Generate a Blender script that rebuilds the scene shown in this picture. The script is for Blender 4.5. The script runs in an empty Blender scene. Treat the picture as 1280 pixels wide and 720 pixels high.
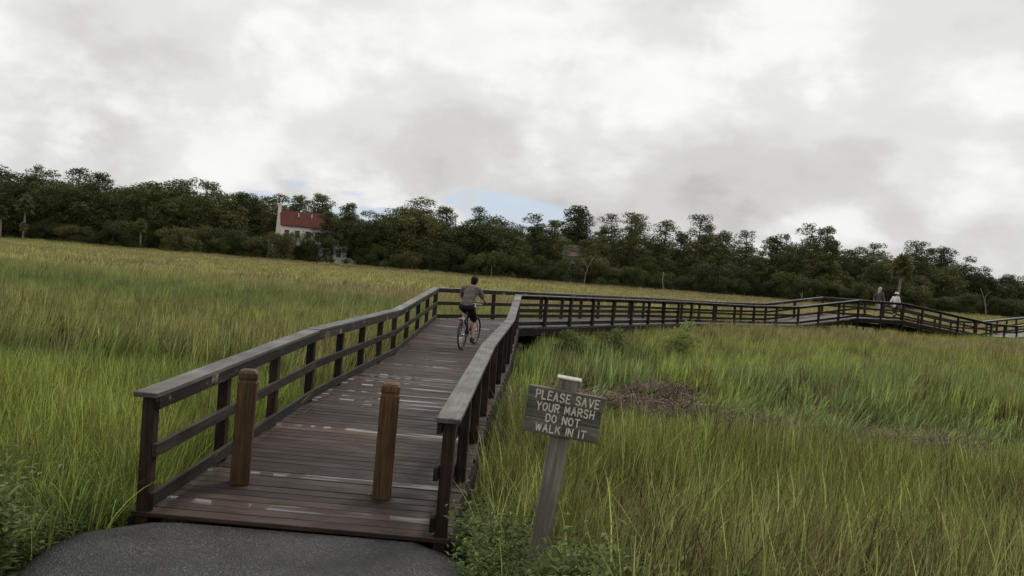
import bpy, bmesh, math, random
import numpy as np
from mathutils import Vector, Matrix, Euler, Quaternion
R = math.radians
random.seed(7)
scene = bpy.context.scene
COL = scene.collection

# ------------------------------------------------------------------ camera
CAMZ = 2.15
cd = bpy.data.cameras.new('camera')
cam = bpy.data.objects.new('camera', cd); COL.objects.link(cam)
cd.sensor_width = 36.0; cd.lens = 28.125; cd.clip_start = 0.05; cd.clip_end = 8000
cam.matrix_world = Matrix.Translation((0, 0, CAMZ)) @ Matrix.Rotation(R(90 - 1.2), 4, 'X') @ Matrix.Rotation(R(4.57), 4, 'Z')
scene.camera = cam

# ------------------------------------------------------------------ sky
SUN_EL, SUN_AZ = R(48), R(38)          # azimuth measured from +Y towards +X
world = bpy.data.worlds.new('World'); scene.world = world; world.use_nodes = True
def build_world():
    nt = world.node_tree; N = nt.nodes; L = nt.links; N.clear()
    def nd(t, **k):
        n = N.new(t)
        for a, b in k.items(): setattr(n, a, b)
        return n
    def math_(op, a, b=None, clamp=False):
        m = nd('ShaderNodeMath', operation=op, use_clamp=clamp)
        for i, v in enumerate((a, b)):
            if v is None: continue
            if isinstance(v, (int, float)): m.inputs[i].default_value = v
            else: L.new(v, m.inputs[i])
        return m.outputs[0]
    def ramp(v, stops):
        r = nd('ShaderNodeValToRGB'); r.color_ramp.interpolation = 'EASE'
        e = r.color_ramp.elements
        while len(e) < len(stops): e.new(0.5)
        for q, (p, c) in zip(e, stops): q.position = p; q.color = (*c, 1) if not isinstance(c, float) else (c, c, c, 1)
        L.new(v, r.inputs[0]); return r.outputs[0]
    tc = nd('ShaderNodeTexCoord')
    sep = nd('ShaderNodeSeparateXYZ'); L.new(tc.outputs['Generated'], sep.inputs[0])
    def noise(scale, det, rough, off, dist=0.0, sc=(1, 1, 1.9)):
        mp = nd('ShaderNodeMapping'); mp.inputs['Location'].default_value = off; mp.inputs['Scale'].default_value = sc
        L.new(tc.outputs['Generated'], mp.inputs[0])
        n = nd('ShaderNodeTexNoise'); n.inputs['Scale'].default_value = scale
        n.inputs['Detail'].default_value = det; n.inputs['Roughness'].default_value = rough
        n.inputs['Distortion'].default_value = dist
        L.new(mp.outputs[0], n.inputs['Vector']); return n.outputs['Fac']
    big = noise(1.5, 2, 0.5, (3.1, 1.7, 0.4))
    mass = noise(3.1, 9, 0.50, (7.3, -2.2, 1.0), 0.1)
    puff = noise(8.5, 9, 0.55, (-4.0, 5.0, 2.0), 0.12, (1, 1, 1.5))
    tone = math_('ADD', math_('ADD', math_('MULTIPLY', big, 0.46), math_('MULTIPLY', mass, 0.34)), math_('MULTIPLY', puff, 0.20))
    c1 = ramp(tone, [(0.40, (0.47, 0.462, 0.452)), (0.46, (0.60, 0.594, 0.582)), (0.52, (0.715, 0.712, 0.70)), (0.60, (0.84, 0.84, 0.83))])
    edge = ramp(mass, [(0.46, 0.0), (0.56, 0.70), (0.66, 0.40), (0.78, 0.0)])          # sunlit rims of the cloud masses
    lit = math_('MULTIPLY', edge, ramp(puff, [(0.40, 0.10), (0.58, 1.0)]))
    cl = nd('ShaderNodeMixRGB'); L.new(math_('MULTIPLY', lit, 0.85), cl.inputs[0]); L.new(c1, cl.inputs[1]); cl.inputs[2].default_value = (0.93, 0.93, 0.92, 1)
    cloud = cl.outputs[0]
    # openings in the cloud deck, low over the trees
    hole = noise(6.0, 8, 0.55, (1.4, 8.3, 0.3), 0.4, (1, 1, 2.6))
    gap = ramp(hole, [(0.49, 0.0), (0.57, 0.9)])
    az = math_('DIVIDE', sep.outputs[0], math_('MAXIMUM', sep.outputs[1], 0.05)); el = math_('DIVIDE', sep.outputs[2], math_('MAXIMUM', sep.outputs[1], 0.05))
    qa = math_('DIVIDE', math_('ADD', az, 0.13), 0.24); qe = math_('DIVIDE', math_('SUBTRACT', el, 0.070), 0.034)
    low = ramp(math_('ADD', math_('MULTIPLY', qa, qa), math_('MULTIPLY', qe, qe)), [(0.0, 1.0), (0.6, 0.95), (1.0, 0.0)])
    gapf = math_('MULTIPLY', math_('MULTIPLY', gap, low), 1.0)
    sky = nd('ShaderNodeTexSky', sky_type='NISHITA'); sky.sun_disc = False
    sky.sun_elevation = SUN_EL; sky.sun_rotation = SUN_AZ; sky.air_density = 1.0; sky.dust_density = 1.2
    skm = nd('ShaderNodeMixRGB', blend_type='MULTIPLY'); skm.inputs[0].default_value = 1.0
    skm.inputs[2].default_value = (0.085, 0.085, 0.085, 1); L.new(sky.outputs[0], skm.inputs[1])
    veil = nd('ShaderNodeMixRGB'); veil.inputs[0].default_value = 0.65; veil.inputs[2].default_value = (0.55, 0.65, 0.82, 1)
    L.new(skm.outputs[0], veil.inputs[1])
    mx = nd('ShaderNodeMixRGB'); L.new(gapf, mx.inputs[0]); L.new(cloud, mx.inputs[1]); L.new(veil.outputs[0], mx.inputs[2])
    bg = nd('ShaderNodeBackground'); bg.inputs['Strength'].default_value = 0.80
    out = nd('ShaderNodeOutputWorld')
    L.new(mx.outputs[0], bg.inputs[0]); L.new(bg.outputs[0], out.inputs[0])
build_world()
sl = bpy.data.lights.new('sun', 'SUN'); sl.energy = 1.5; sl.angle = R(22); sl.color = (1.0, 0.96, 0.90)
sun = bpy.data.objects.new('sun', sl); COL.objects.link(sun)
sd = Vector((math.sin(SUN_AZ) * math.cos(SUN_EL), math.cos(SUN_AZ) * math.cos(SUN_EL), math.sin(SUN_EL)))
sun.rotation_euler = sd.to_track_quat('Z', 'Y').to_euler(); sun.location = (0, 0, 60)
vs = scene.view_settings
scene.display_settings.display_device = 'sRGB'
vs.view_transform = 'Standard'; vs.look = 'None'; vs.gamma = 1.0; vs.use_curve_mapping = False; vs.exposure = 0.45
scene.cycles.max_bounces = 6; scene.cycles.transparent_max_bounces = 8

# ------------------------------------------------------------------ helpers
def tag(o, label=None, cat=None, group=None, kind=None):
    if label: o['label'] = label
    if cat: o['category'] = cat
    if group: o['group'] = group
    if kind: o['kind'] = kind
    return o
def empty(name, loc=(0, 0, 0), rz=0.0, parent=None):
    o = bpy.data.objects.new(name, None); COL.objects.link(o)
    o.location = loc; o.rotation_euler = (0, 0, rz); o.parent = parent; o.empty_display_size = 0.1
    return o
def link(name, mesh, mat=None, parent=None, M=None, smooth=False):
    if mat is not None and not mesh.materials: mesh.materials.append(mat)
    if smooth:
        for p in mesh.polygons: p.use_smooth = True
    o = bpy.data.objects.new(name, mesh); COL.objects.link(o); o.parent = parent
    if M is not None: o.matrix_local = M
    return o
class MB:
    def __init__(s): s.v = []; s.f = []
    def add(s, vs, fs):
        b = len(s.v); s.v += [tuple(v) for v in vs]; s.f += [tuple(i + b for i in f) for f in fs]; return s
    def box(s, c, d, M=None):
        x, y, z = (q / 2 for q in d); c = Vector(c)
        vs = [Vector((a * x, b * y, e * z)) for e in (-1, 1) for b in (-1, 1) for a in (-1, 1)]
        vs = [(M @ v if M else v) + c for v in vs]
        return s.add(vs, [(0, 2, 3, 1), (4, 5, 7, 6), (0, 1, 5, 4), (2, 6, 7, 3), (0, 4, 6, 2), (1, 3, 7, 5)])
    def prism(s, poly, z0, z1):
        """poly: [(x,y)] ccw, z0/z1 numbers or callables"""
        n = len(poly)
        f0 = z0 if callable(z0) else (lambda x, y: z0); f1 = z1 if callable(z1) else (lambda x, y: z1)
        vs = [(x, y, f0(x, y)) for x, y in poly] + [(x, y, f1(x, y)) for x, y in poly]
        fs = [tuple(range(n - 1, -1, -1)), tuple(range(n, 2 * n))] + [(i, (i + 1) % n, n + (i + 1) % n, n + i) for i in range(n)]
        return s.add(vs, fs)
    def tube(s, pts, rad, n=8, cap=True):
        pts = [Vector(p) for p in pts]
        if not hasattr(rad, '__len__'): rad = [rad] * len(pts)
        rings = []; up = None
        for i, p in enumerate(pts):
            t = (pts[min(i + 1, len(pts) - 1)] - pts[max(i - 1, 0)]).normalized()
            if up is None: up = Vector((0, 0, 1)) if abs(t.z) < 0.9 else Vector((1, 0, 0))
            a = t.cross(up).normalized(); b = a.cross(t).normalized(); up = b
            rings.append([p + (a * math.cos(2 * math.pi * k / n) + b * math.sin(2 * math.pi * k / n)) * rad[i] for k in range(n)])
        vs = [v for r in rings for v in r]; fs = []
        for i in range(len(rings) - 1):
            for k in range(n):
                fs.append((i * n + k, i * n + (k + 1) % n, (i + 1) * n + (k + 1) % n, (i + 1) * n + k))
        if cap: fs += [tuple(range(n - 1, -1, -1)), tuple((len(rings) - 1) * n + k for k in range(n))]
        return s.add(vs, fs)
    def ball(s, c, r, seg=12, rings=8, M=None):
        r = Vector((r, r, r)) if not hasattr(r, '__len__') else Vector(r); c = Vector(c)
        vs = []; fs = []
        def T(v):
            v = Vector((v[0] * r.x, v[1] * r.y, v[2] * r.z)); return (M @ v if M else v) + c
        vs.append(T((0, 0, 1)))
        for i in range(1, rings):
            a = math.pi * i / rings
            for k in range(seg):
                b = 2 * math.pi * k / seg
                vs.append(T((math.sin(a) * math.cos(b), math.sin(a) * math.sin(b), math.cos(a))))
        vs.append(T((0, 0, -1)))
        for k in range(seg):
            fs.append((0, 1 + k, 1 + (k + 1) % seg))
            for i in range(rings - 2):
                o = 1 + i * seg; fs.append((o + k, o + seg + k, o + seg + (k + 1) % seg, o + (k + 1) % seg))
            o = 1 + (rings - 2) * seg; fs.append((o + k, len(vs) - 1, o + (k + 1) % seg))
        return s.add(vs, fs)
    def torus(s, c, rmaj, rmin, M=None, n=40, m=8):
        c = Vector(c); vs = []; fs = []
        for i in range(n):
            a = 2 * math.pi * i / n
            for k in range(m):
                b = 2 * math.pi * k / m
                v = Vector(((rmaj + rmin * math.cos(b)) * math.cos(a), (rmaj + rmin * math.cos(b)) * math.sin(a), rmin * math.sin(b)))
                vs.append((M @ v if M else v) + c)
        for i in range(n):
            for k in range(m):
                fs.append((i * m + k, ((i + 1) % n) * m + k, ((i + 1) % n) * m + (k + 1) % m, i * m + (k + 1) % m))
        return s.add(vs, fs)
    def mesh(s, name):
        m = bpy.data.meshes.new(name); m.from_pydata(s.v, [], s.f); m.update(); return m
    def build(s, name, mat, parent=None, M=None, smooth=False):
        return link(name, s.mesh(name), mat, parent, M, smooth)

def bevel_mesh(mesh, w, seg=1):
    bm = bmesh.new(); bm.from_mesh(mesh)
    bmesh.ops.bevel(bm, geom=bm.edges[:], offset=w, segments=seg, affect='EDGES', profile=0.5, clamp_overlap=True)
    bm.to_mesh(mesh); bm.free(); return mesh

# value-noise in numpy (for laying out the marsh)
def vnoise(x, y, seed=0):
    x = np.asarray(x, float); y = np.asarray(y, float)
    xi = np.floor(x).astype(np.int64); yi = np.floor(y).astype(np.int64); fx = x - xi; fy = y - yi
    fx = fx * fx * (3 - 2 * fx); fy = fy * fy * (3 - 2 * fy)
    def h(a, b):
        n = (a * 374761393 + b * 668265263 + seed * 1442695041) & 0x7fffffff
        n = ((n ^ (n >> 13)) * 1274126177) & 0x7fffffff
        return ((n ^ (n >> 16)) & 0xffff) / 65535.0
    return (h(xi, yi) * (1 - fx) + h(xi + 1, yi) * fx) * (1 - fy) + (h(xi, yi + 1) * (1 - fx) + h(xi + 1, yi + 1) * fx) * fy
def fbm(x, y, seed=0, o=3):
    s = 0; a = 0.5; t = 0
    for i in range(o):
        s = s + a * vnoise(x * 2 ** i, y * 2 ** i, seed + i * 17); t += a; a *= 0.5
    return s / t
def sstep(a, b, x):
    t = np.clip((np.asarray(x, float) - a) / (b - a), 0, 1); return t * t * (3 - 2 * t)

# ------------------------------------------------------------------ materials
def mat_new(name):
    m = bpy.data.materials.new(name); m.use_nodes = True
    return m, m.node_tree.nodes, m.node_tree.links, m.node_tree.nodes['Principled BSDF']
def n_noise(N, L, vec, scale, det=4, rough=0.55, dist=0.0):
    n = N.new('ShaderNodeTexNoise'); n.inputs['Scale'].default_value = scale; n.inputs['Detail'].default_value = det
    n.inputs['Roughness'].default_value = rough; n.inputs['Distortion'].default_value = dist
    if vec is not None: L.new(vec, n.inputs['Vector'])
    return n.outputs['Fac']
def n_ramp(N, L, v, stops):
    r = N.new('ShaderNodeValToRGB'); e = r.color_ramp.elements
    while len(e) < len(stops): e.new(0.5)
    for q, (p, c) in zip(e, stops):
        q.position = p; q.color = (c, c, c, 1) if isinstance(c, (int, float)) else (*c, 1)
    L.new(v, r.inputs[0]); return r.outputs[0]
def n_mix(N, L, f, a, b, blend='MIX'):
    m = N.new('ShaderNodeMixRGB'); m.blend_type = blend
    for i, v in enumerate((f, a, b)):
        if isinstance(v, (int, float)): m.inputs[i].default_value = v if i == 0 else (v, v, v, 1)
        elif isinstance(v, tuple): m.inputs[i].default_value = (*v, 1)
        else: L.new(v, m.inputs[i])
    return m.outputs[0]
def n_math(N, L, op, a, b):
    m = N.new('ShaderNodeMath'); m.operation = op
    for i, v in enumerate((a, b)):
        if isinstance(v, (int, float)): m.inputs[i].default_value = v
        else: L.new(v, m.inputs[i])
    return m.outputs[0]
def n_bump(N, L, h, strength, dist, B):
    b = N.new('ShaderNodeBump'); b.inputs['Strength'].default_value = strength; b.inputs['Distance'].default_value = dist
    L.new(h, b.inputs['Height']); L.new(b.outputs[0], B.inputs['Normal'])

def wood(name, dark, mid, light, axis='X', rough=(0.3, 0.6), patch=None, patch_lo=0.6, pale=0.0, blotch=1.5, puddle=0.0, spec=0.35):
    """weathered timber, grain along a local axis; every piece gets its own tone from Object Info"""
    m, N, L, B = mat_new(name)
    tc = N.new('ShaderNodeTexCoord'); oi = N.new('ShaderNodeObjectInfo')
    off = N.new('ShaderNodeVectorMath'); off.operation = 'SCALE'; off.inputs[0].default_value = (17.0, 31.0, 23.0)
    L.new(oi.outputs['Random'], off.inputs['Scale'])
    add = N.new('ShaderNodeVectorMath'); add.operation = 'ADD'
    L.new(tc.outputs['Object'], add.inputs[0]); L.new(off.outputs[0], add.inputs[1])
    mp = N.new('ShaderNodeMapping'); s = {'X': (1.2, 26, 26), 'Y': (26, 1.2, 26), 'Z': (26, 26, 1.2)}[axis]
    mp.inputs['Scale'].default_value = s; L.new(add.outputs[0], mp.inputs[0])
    g = n_noise(N, L, mp.outputs[0], 1.6, 6, 0.65, 0.4)
    g2 = n_noise(N, L, add.outputs[0], blotch, 4, 0.6)
    c = n_ramp(N, L, g, [(0.28, dark), (0.5, mid), (0.74, light)])
    c = n_mix(N, L, 1.0, c, n_ramp(N, L, g2, [(0.3, 0.55), (0.7, 1.35)]), 'MULTIPLY')
    c = n_mix(N, L, 1.0, c, n_ramp(N, L, oi.outputs['Random'], [(0.0, 0.6), (0.85, 1.35), (0.9, 1.3 + pale), (1.0, 1.35 + pale)]), 'MULTIPLY')
    if patch:
        p = n_noise(N, L, add.outputs[0], 3.0, 5, 0.7)
        c = n_mix(N, L, n_ramp(N, L, p, [(patch_lo, 0.0), (patch_lo + 0.05, 0.85)]), c, patch)
    L.new(c, B.inputs['Base Color'])
    w = n_noise(N, L, add.outputs[0], 2.3, 3, 0.5)
    L.new(n_ramp(N, L, w, [(0.35, rough[0]), (0.65, rough[1])]), B.inputs['Roughness'])
    bmp = N.new('ShaderNodeBump'); bmp.inputs['Strength'].default_value = 0.5; bmp.inputs['Distance'].default_value = 0.004
    L.new(g, bmp.inputs['Height']); L.new(bmp.outputs[0], B.inputs['Normal'])
    B.inputs['Specular IOR Level'].default_value = spec
    if puddle:      # a film of standing water lies along the plank
        mw = N.new('ShaderNodeMapping'); mw.inputs['Scale'].default_value = (0.9, 9.0, 1.0); L.new(add.outputs[0], mw.inputs[0])
        w2 = n_noise(N, L, mw.outputs[0], 1.5, 3, 0.5)
        film = n_ramp(N, L, w2, [(puddle, 0.0), (puddle + 0.12, 0.95)])
        B.inputs['Coat Roughness'].default_value = 0.05; B.inputs['Coat IOR'].default_value = 1.33
        L.new(film, B.inputs['Coat Weight'])
    return m
W_WET = wood('puddled_deck_timber', (0.016, 0.0095, 0.007), (0.036, 0.0225, 0.0165), (0.070, 0.046, 0.035), 'X', (0.5, 0.72), puddle=0.47)
W_DECK = wood('wet_deck_timber', (0.016, 0.0095, 0.007), (0.036, 0.0225, 0.0165), (0.070, 0.046, 0.035), 'X', (0.5, 0.74), pale=1.0, spec=.24)
W_CAP = wood('grey_cap_timber', (0.036, 0.032, 0.027), (0.078, 0.071, 0.062), (0.145, 0.135, 0.12), 'X', (0.36, 0.6))
W_RAIL = wood('dark_rail_timber', (0.009, 0.007, 0.0055), (0.020, 0.0155, 0.012), (0.042, 0.034, 0.027), 'X', (0.6, 0.85), spec=.2)
W_FASC = wood('worn_rail_timber', (0.009, 0.007, 0.0055), (0.020, 0.0155, 0.012), (0.042, 0.034, 0.027), 'X', (0.6, 0.85), spec=.2, patch=(0.22, 0.185, 0.14), patch_lo=0.585)
W_POST = wood('dark_post_timber', (0.011, 0.007, 0.005), (0.024, 0.0145, 0.010), (0.046, 0.029, 0.020), 'Z', (0.6, 0.85), spec=.2)
W_BOLL = wood('stained_bollard_timber', (0.016, 0.008, 0.003), (0.068, 0.035, 0.012), (0.150, 0.082, 0.030), 'Z', (0.55, 0.8))
W_SIGN = wood('grey_sign_timber', (0.046, 0.042, 0.034), (0.090, 0.083, 0.067), (0.15, 0.139, 0.114), 'X', (0.55, 0.8), blotch=5)
W_SPOST = wood('grey_sign_post_timber', (0.07, 0.063, 0.05), (0.135, 0.122, 0.10), (0.22, 0.20, 0.165), 'Z', (0.55, 0.8))
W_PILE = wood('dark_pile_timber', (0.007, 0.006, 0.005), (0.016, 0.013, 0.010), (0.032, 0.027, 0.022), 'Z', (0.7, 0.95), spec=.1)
W_FARDECK = wood('grey_wet_deck_timber', (0.020, 0.016, 0.014), (0.042, 0.034, 0.030), (0.074, 0.062, 0.056), 'X', (0.45, 0.7))

def plain(name, c, rough=0.6, metal=0.0, var=0.25, scale=6.0, spec=0.5):
    m, N, L, B = mat_new(name)
    tc = N.new('ShaderNodeTexCoord')
    f = n_noise(N, L, tc.outputs['Object'], scale, 4, 0.6)
    L.new(n_mix(N, L, 1.0, c, n_ramp(N, L, f, [(0.3, 1 - var), (0.7, 1 + var)]), 'MULTIPLY'), B.inputs['Base Color'])
    B.inputs['Roughness'].default_value = rough; B.inputs['Metallic'].default_value = metal
    B.inputs['Specular IOR Level'].default_value = spec
    return m

def asphalt_mat():
    m, N, L, B = mat_new('wet_asphalt')
    tc = N.new('ShaderNodeTexCoord')
    v = N.new('ShaderNodeTexVoronoi'); v.inputs['Scale'].default_value = 85.0; L.new(tc.outputs['Object'], v.inputs['Vector'])
    f = n_noise(N, L, tc.outputs['Object'], 90, 3, 0.6); b = n_noise(N, L, tc.outputs['Object'], 1.3, 4, 0.6)
    sp = N.new('ShaderNodeSeparateColor'); L.new(v.outputs['Color'], sp.inputs[0])
    c = n_ramp(N, L, sp.outputs[0], [(0.0, (0.014, 0.014, 0.015)), (0.6, (0.034, 0.034, 0.035)), (0.9, (0.060, 0.059, 0.057)), (1.0, (0.13, 0.127, 0.12))])
    c = n_mix(N, L, 1.0, c, n_ramp(N, L, b, [(0.32, 0.6), (0.5, 1.0), (0.68, 1.5)]), 'MULTIPLY')
    L.new(c, B.inputs['Base Color'])
    L.new(n_ramp(N, L, b, [(0.3, 0.36), (0.7, 0.65)]), B.inputs['Roughness'])
    h = n_math(N, L, 'ADD', v.outputs['Distance'], f)
    n_bump(N, L, h, 1.0, 0.02, B)
    return m
def mud_mat():
    m, N, L, B = mat_new('marsh_mud')
    tc = N.new('ShaderNodeTexCoord')
    a = n_noise(N, L, tc.outputs['Object'], 0.35, 6, 0.65); b = n_noise(N, L, tc.outputs['Object'], 9.0, 5, 0.7)
    c = n_ramp(N, L, a, [(0.3, (0.030, 0.030, 0.014)), (0.55, (0.050, 0.052, 0.020)), (0.75, (0.075, 0.066, 0.030))])
    c = n_mix(N, L, 1.0, c, n_ramp(N, L, b, [(0.3, 0.6), (0.7, 1.4)]), 'MULTIPLY')
    L.new(c, B.inputs['Base Color']); B.inputs['Roughness'].default_value = 0.9
    n_bump(N, L, b, 0.8, 0.05, B)
    return m
def leaf_mat(name, trans=0.35, rough=0.55, color=None, spread=0.35, tip=None, spec=0.12):
    """vegetation: colour = plant tint (per instance or fixed) x the leaf's own random tone"""
    m, N, L, B = mat_new(name)
    at = N.new('ShaderNodeAttribute'); at.attribute_name = 'rnd'
    if color is None:
        ti = N.new('ShaderNodeAttribute'); ti.attribute_type = 'INSTANCER'; ti.attribute_name = 'tint'; base = ti.outputs['Color']
    else:
        oi = N.new('ShaderNodeObjectInfo')
        base = n_mix(N, L, oi.outputs['Random'], color[0], color[1])
    c = n_mix(N, L, 1.0, base, n_ramp(N, L, at.outputs['Fac'], [(0.0, 1 - spread), (1.0, 1 + spread)]), 'MULTIPLY')
    if tip:
        t2 = N.new('ShaderNodeAttribute'); t2.attribute_name = 'dry'
        c = n_mix(N, L, t2.outputs['Fac'], c, tip)
    L.new(c, B.inputs['Base Color']); B.inputs['Roughness'].default_value = rough
    B.inputs['Specular IOR Level'].default_value = spec
    tr = N.new('ShaderNodeBsdfTranslucent'); L.new(c, tr.inputs['Color'])
    ms = N.new('ShaderNodeMixShader'); ms.inputs[0].default_value = trans
    L.new(B.outputs[0], ms.inputs[1]); L.new(tr.outputs[0], ms.inputs[2])
    L.new(ms.outputs[0], N['Material Output'].inputs[0])
    return m
ASPHALT = asphalt_mat(); MUD = mud_mat()
GRASS = leaf_mat('marsh_grass_blades', 0.5, 0.5, None, 0.6, (0.17, 0.125, 0.065))
WEED = leaf_mat('weed_leaves', 0.3, 0.45, None, 0.35)
STRAW = leaf_mat('dead_straw_stalks', 0.05, 0.8, None, 0.5)
OAK = leaf_mat('oak_leaves', 0.2, 0.6, ((0.046, 0.057, 0.019), (0.118, 0.126, 0.043)), 0.45)
PINE = leaf_mat('pine_needles', 0.2, 0.6, ((0.048, 0.061, 0.021), (0.108, 0.120, 0.042)), 0.45)
SHRUB = leaf_mat('shrub_leaves', 0.25, 0.6, ((0.044, 0.056, 0.020), (0.105, 0.114, 0.040)), 0.45)
PALM = leaf_mat('palm_fronds', 0.2, 0.5, ((0.095, 0.110, 0.048), (0.145, 0.150, 0.062)), 0.4)
BUSH = leaf_mat('bright_bush_leaves', 0.4, 0.5, ((0.24, 0.28, 0.08), (0.27, 0.31, 0.09)), 0.35)
BARK = plain('tree_bark', (0.055, 0.045, 0.036), 0.9, var=0.4, scale=3)
PALEBARK = plain('pale_bark', (0.24, 0.215, 0.18), 0.9, var=0.3, scale=3)

# ------------------------------------------------------------------ ground
def ground_h(x, y):
    x = np.asarray(x, float); y = np.asarray(y, float)
    h = -0.52 + 0.12 * (fbm(x * 0.35, y * 0.35, 3) - 0.5)
    bank = np.interp(y, [-30, 0, 3.5, 5.6, 6.9, 8.2], [0.6, 0.40, 0.08, -0.10, -0.34, -0.52])
    h = np.maximum(h, bank + 0.05 * (fbm(x * 1.7, y * 1.7, 8) - 0.5))
    far = sstep(150, 172, y + 5 * (fbm(x * 0.02, y * 0.02, 5) - 0.5))
    h = h + far * 1.0
    return h
def path_z(y): return float(np.interp(y, [-30, 0, 3.5, 6.3], [0.62, 0.44, 0.115, -0.045]))
def make_ground():
    def axis(lo, hi, fine_lo, fine_hi, step, n):
        mid = np.arange(fine_lo, fine_hi + 1e-6, step)
        a = fine_lo - np.geomspace(step, fine_lo - lo, n)[::-1]; b = fine_hi + np.geomspace(step, hi - fine_hi, n)
        return np.concatenate([a, mid, b])
    xs = axis(-2500, 2500, -14, 14, 0.35, 34); ys = axis(-300, 4000, -2, 24, 0.35, 40)
    X, Y = np.meshgrid(xs, ys); Z = ground_h(X, Y)
    # the bed under the asphalt stays below it
    p = (np.abs(X + 1.65) < 2.0) & (Y < 6.9); Z = np.where(p, np.minimum(Z, np.interp(Y, [-30, 0, 3.5, 6.3], [0.62, 0.44, 0.115, -0.045]) - 0.12), Z)
    nx, ny = len(xs), len(ys)
    m = bpy.data.meshes.new('marsh_ground')
    V = np.stack([X.ravel(), Y.ravel(), Z.ravel()], 1)
    F = [(j * nx + i, j * nx + i + 1, (j + 1) * nx + i + 1, (j + 1) * nx + i) for j in range(ny - 1) for i in range(nx - 1)]
    m.from_pydata(V.tolist(), [], F); m.update()
    o = link('marsh_ground', m, MUD, smooth=True)
    tag(o, 'dark muddy marsh ground under the grass', 'ground', kind='structure')
make_ground()
def make_path():
    rng = random.Random(3)
    # outline of the asphalt, left edge going back, right edge coming forward
    left = [(-2.62, 6.29), (-2.86, 6.24), (-3.05, 6.08), (-3.15, 5.85), (-3.12, 5.5), (-3.02, 5.1), (-2.95, 4.6), (-2.9, 3.9), (-2.85, 3.0), (-2.8, 1.5), (-2.7, 0), (-2.5, -4), (-2.2, -14)]
    right = [(-0.46, 6.27), (-0.33, 6.16), (-0.20, 5.95), (-0.10, 5.5), (0.0, 5.0), (0.10, 4.4), (0.32, 3.6), (0.6, 2.4), (0.9, 1.2), (1.1, 0), (1.2, -4), (1.4, -14)]
    left = [(x + rng.uniform(-.02, .02), y + rng.uniform(-.02, .02)) for x, y in left]
    # rows of the strip: resample both edges
    def resample(pl, n):
        d = [0]
        for a, b in zip(pl, pl[1:]): d.append(d[-1] + math.dist(a, b))
        return [(float(np.interp(t, d, [p[0] for p in pl])), float(np.interp(t, d, [p[1] for p in pl]))) for t in np.linspace(0, 1, n) ** 1.6 * d[-1]]
    n = 150; A = resample(left, n); Bq = resample(right, n); c = 14
    A = [(x + .05 * (float(fbm(y * 6, x * 6, 81)) - .5), y) for x, y in A]; Bq = [(x + .05 * (float(fbm(y * 6, x * 6 + 40, 82)) - .5), y) for x, y in Bq]
    vs = []; fs = []
    for a, b in zip(A, Bq):
        for k in range(c + 1):
            t = k / c; x = a[0] + (b[0] - a[0]) * t; y = a[1] + (b[1] - a[1]) * t
            e = min(t, 1 - t); vs.append((x, y, path_z(y) - 0.045 * max(0, 1 - e * 12) ** 2))
    w = c + 1
    for i in range(n - 1):
        for k in range(c): fs.append((i * w + k, (i + 1) * w + k, (i + 1) * w + k + 1, i * w + k + 1))
    # skirt
    loop = [i * w for i in range(n)][::-1] + [k for k in range(1, w)] + [i * w + c for i in range(1, n)]
    base = len(vs)
    for i in loop: vs.append((vs[i][0], vs[i][1], vs[i][2] - 0.12))
    for q in range(len(loop) - 1): fs.append((loop[q], base + q, base + q + 1, loop[q + 1]))
    m = bpy.data.meshes.new('asphalt_path'); m.from_pydata(vs, [], fs); m.update()
    bm = bmesh.new(); bm.from_mesh(m); bmesh.ops.recalc_face_normals(bm, faces=bm.faces[:]); bm.to_mesh(m); bm.free()
    o = link('asphalt_path', m, ASPHALT, smooth=True)
    tag(o, 'damp grey asphalt path ending at the boardwalk', 'path', kind='structure')
make_path()

# ------------------------------------------------------------------ boardwalk
NODES = [(-1.61, 6.30, 0.0, 1.20), (-1.465, 10.9, 0.165, 1.21), (-1.225, 17.3, 0.145, 1.25), (-1.03, 23.7, 0.515, 1.25), (7.15, 36.6, 0.46, 1.215),
         (11.4, 40.75, 0.45, 1.215), (14.2, 41.95, 0.56, 1.215), (17.9, 43.6, 1.14, 1.215), (21.1, 45.35, 1.16, 1.215),
         (28.6, 49.7, 0.34, 1.215), (31.6, 52.0, 0.30, 1.215), (38.0, 57.0, 0.85, 1.215), (46.0, 62.5, 0.9, 1.215)]
class Walk:
    def __init__(s, nodes):
        s.P = [Vector((a, b, 0)) for a, b, c, d in nodes]; s.z = [c for a, b, c, d in nodes]; s.hw = [d for *_, d in nodes]
        s.dir = [(b - a).normalized() for a, b in zip(s.P, s.P[1:])]
        s.len = [(b - a).length for a, b in zip(s.P, s.P[1:])]
        s.n = len(s.P)
    def nrm(s, d): return Vector((d.y, -d.x, 0))          # to the right of travel
    def mitre(s, i):
        """vector from node i to the unit-offset line on the right"""
        if i == 0: return s.nrm(s.dir[0])
        if i == s.n - 1: return s.nrm(s.dir[-1])
        b = (s.nrm(s.dir[i - 1]) + s.nrm(s.dir[i])).normalized()
        return b / b.dot(s.nrm(s.dir[i]))
    def at(s, i, off):
        """corner of the offset line (off metres right of the half width line when positive side)"""
        p = s.P[i] + s.mitre(i) * off; return Vector((p.x, p.y, s.z[i]))
    def off(s, i, side, extra): return s.at(i, side * (s.hw[i] + extra))
BW = Walk(NODES)
boardwalk = tag(empty('boardwalk', (-1.61, 6.30, 0)), 'long dark timber boardwalk with railings crossing the green marsh', 'boardwalk')
ROOT = Matrix.Translation((-1.61, 6.30, 0)).inverted()
def part_empty(name, parent):
    o = empty(name); o.parent = parent; return o
deck = empty('deck', (0, 0, 0), 0, boardwalk)
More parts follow.
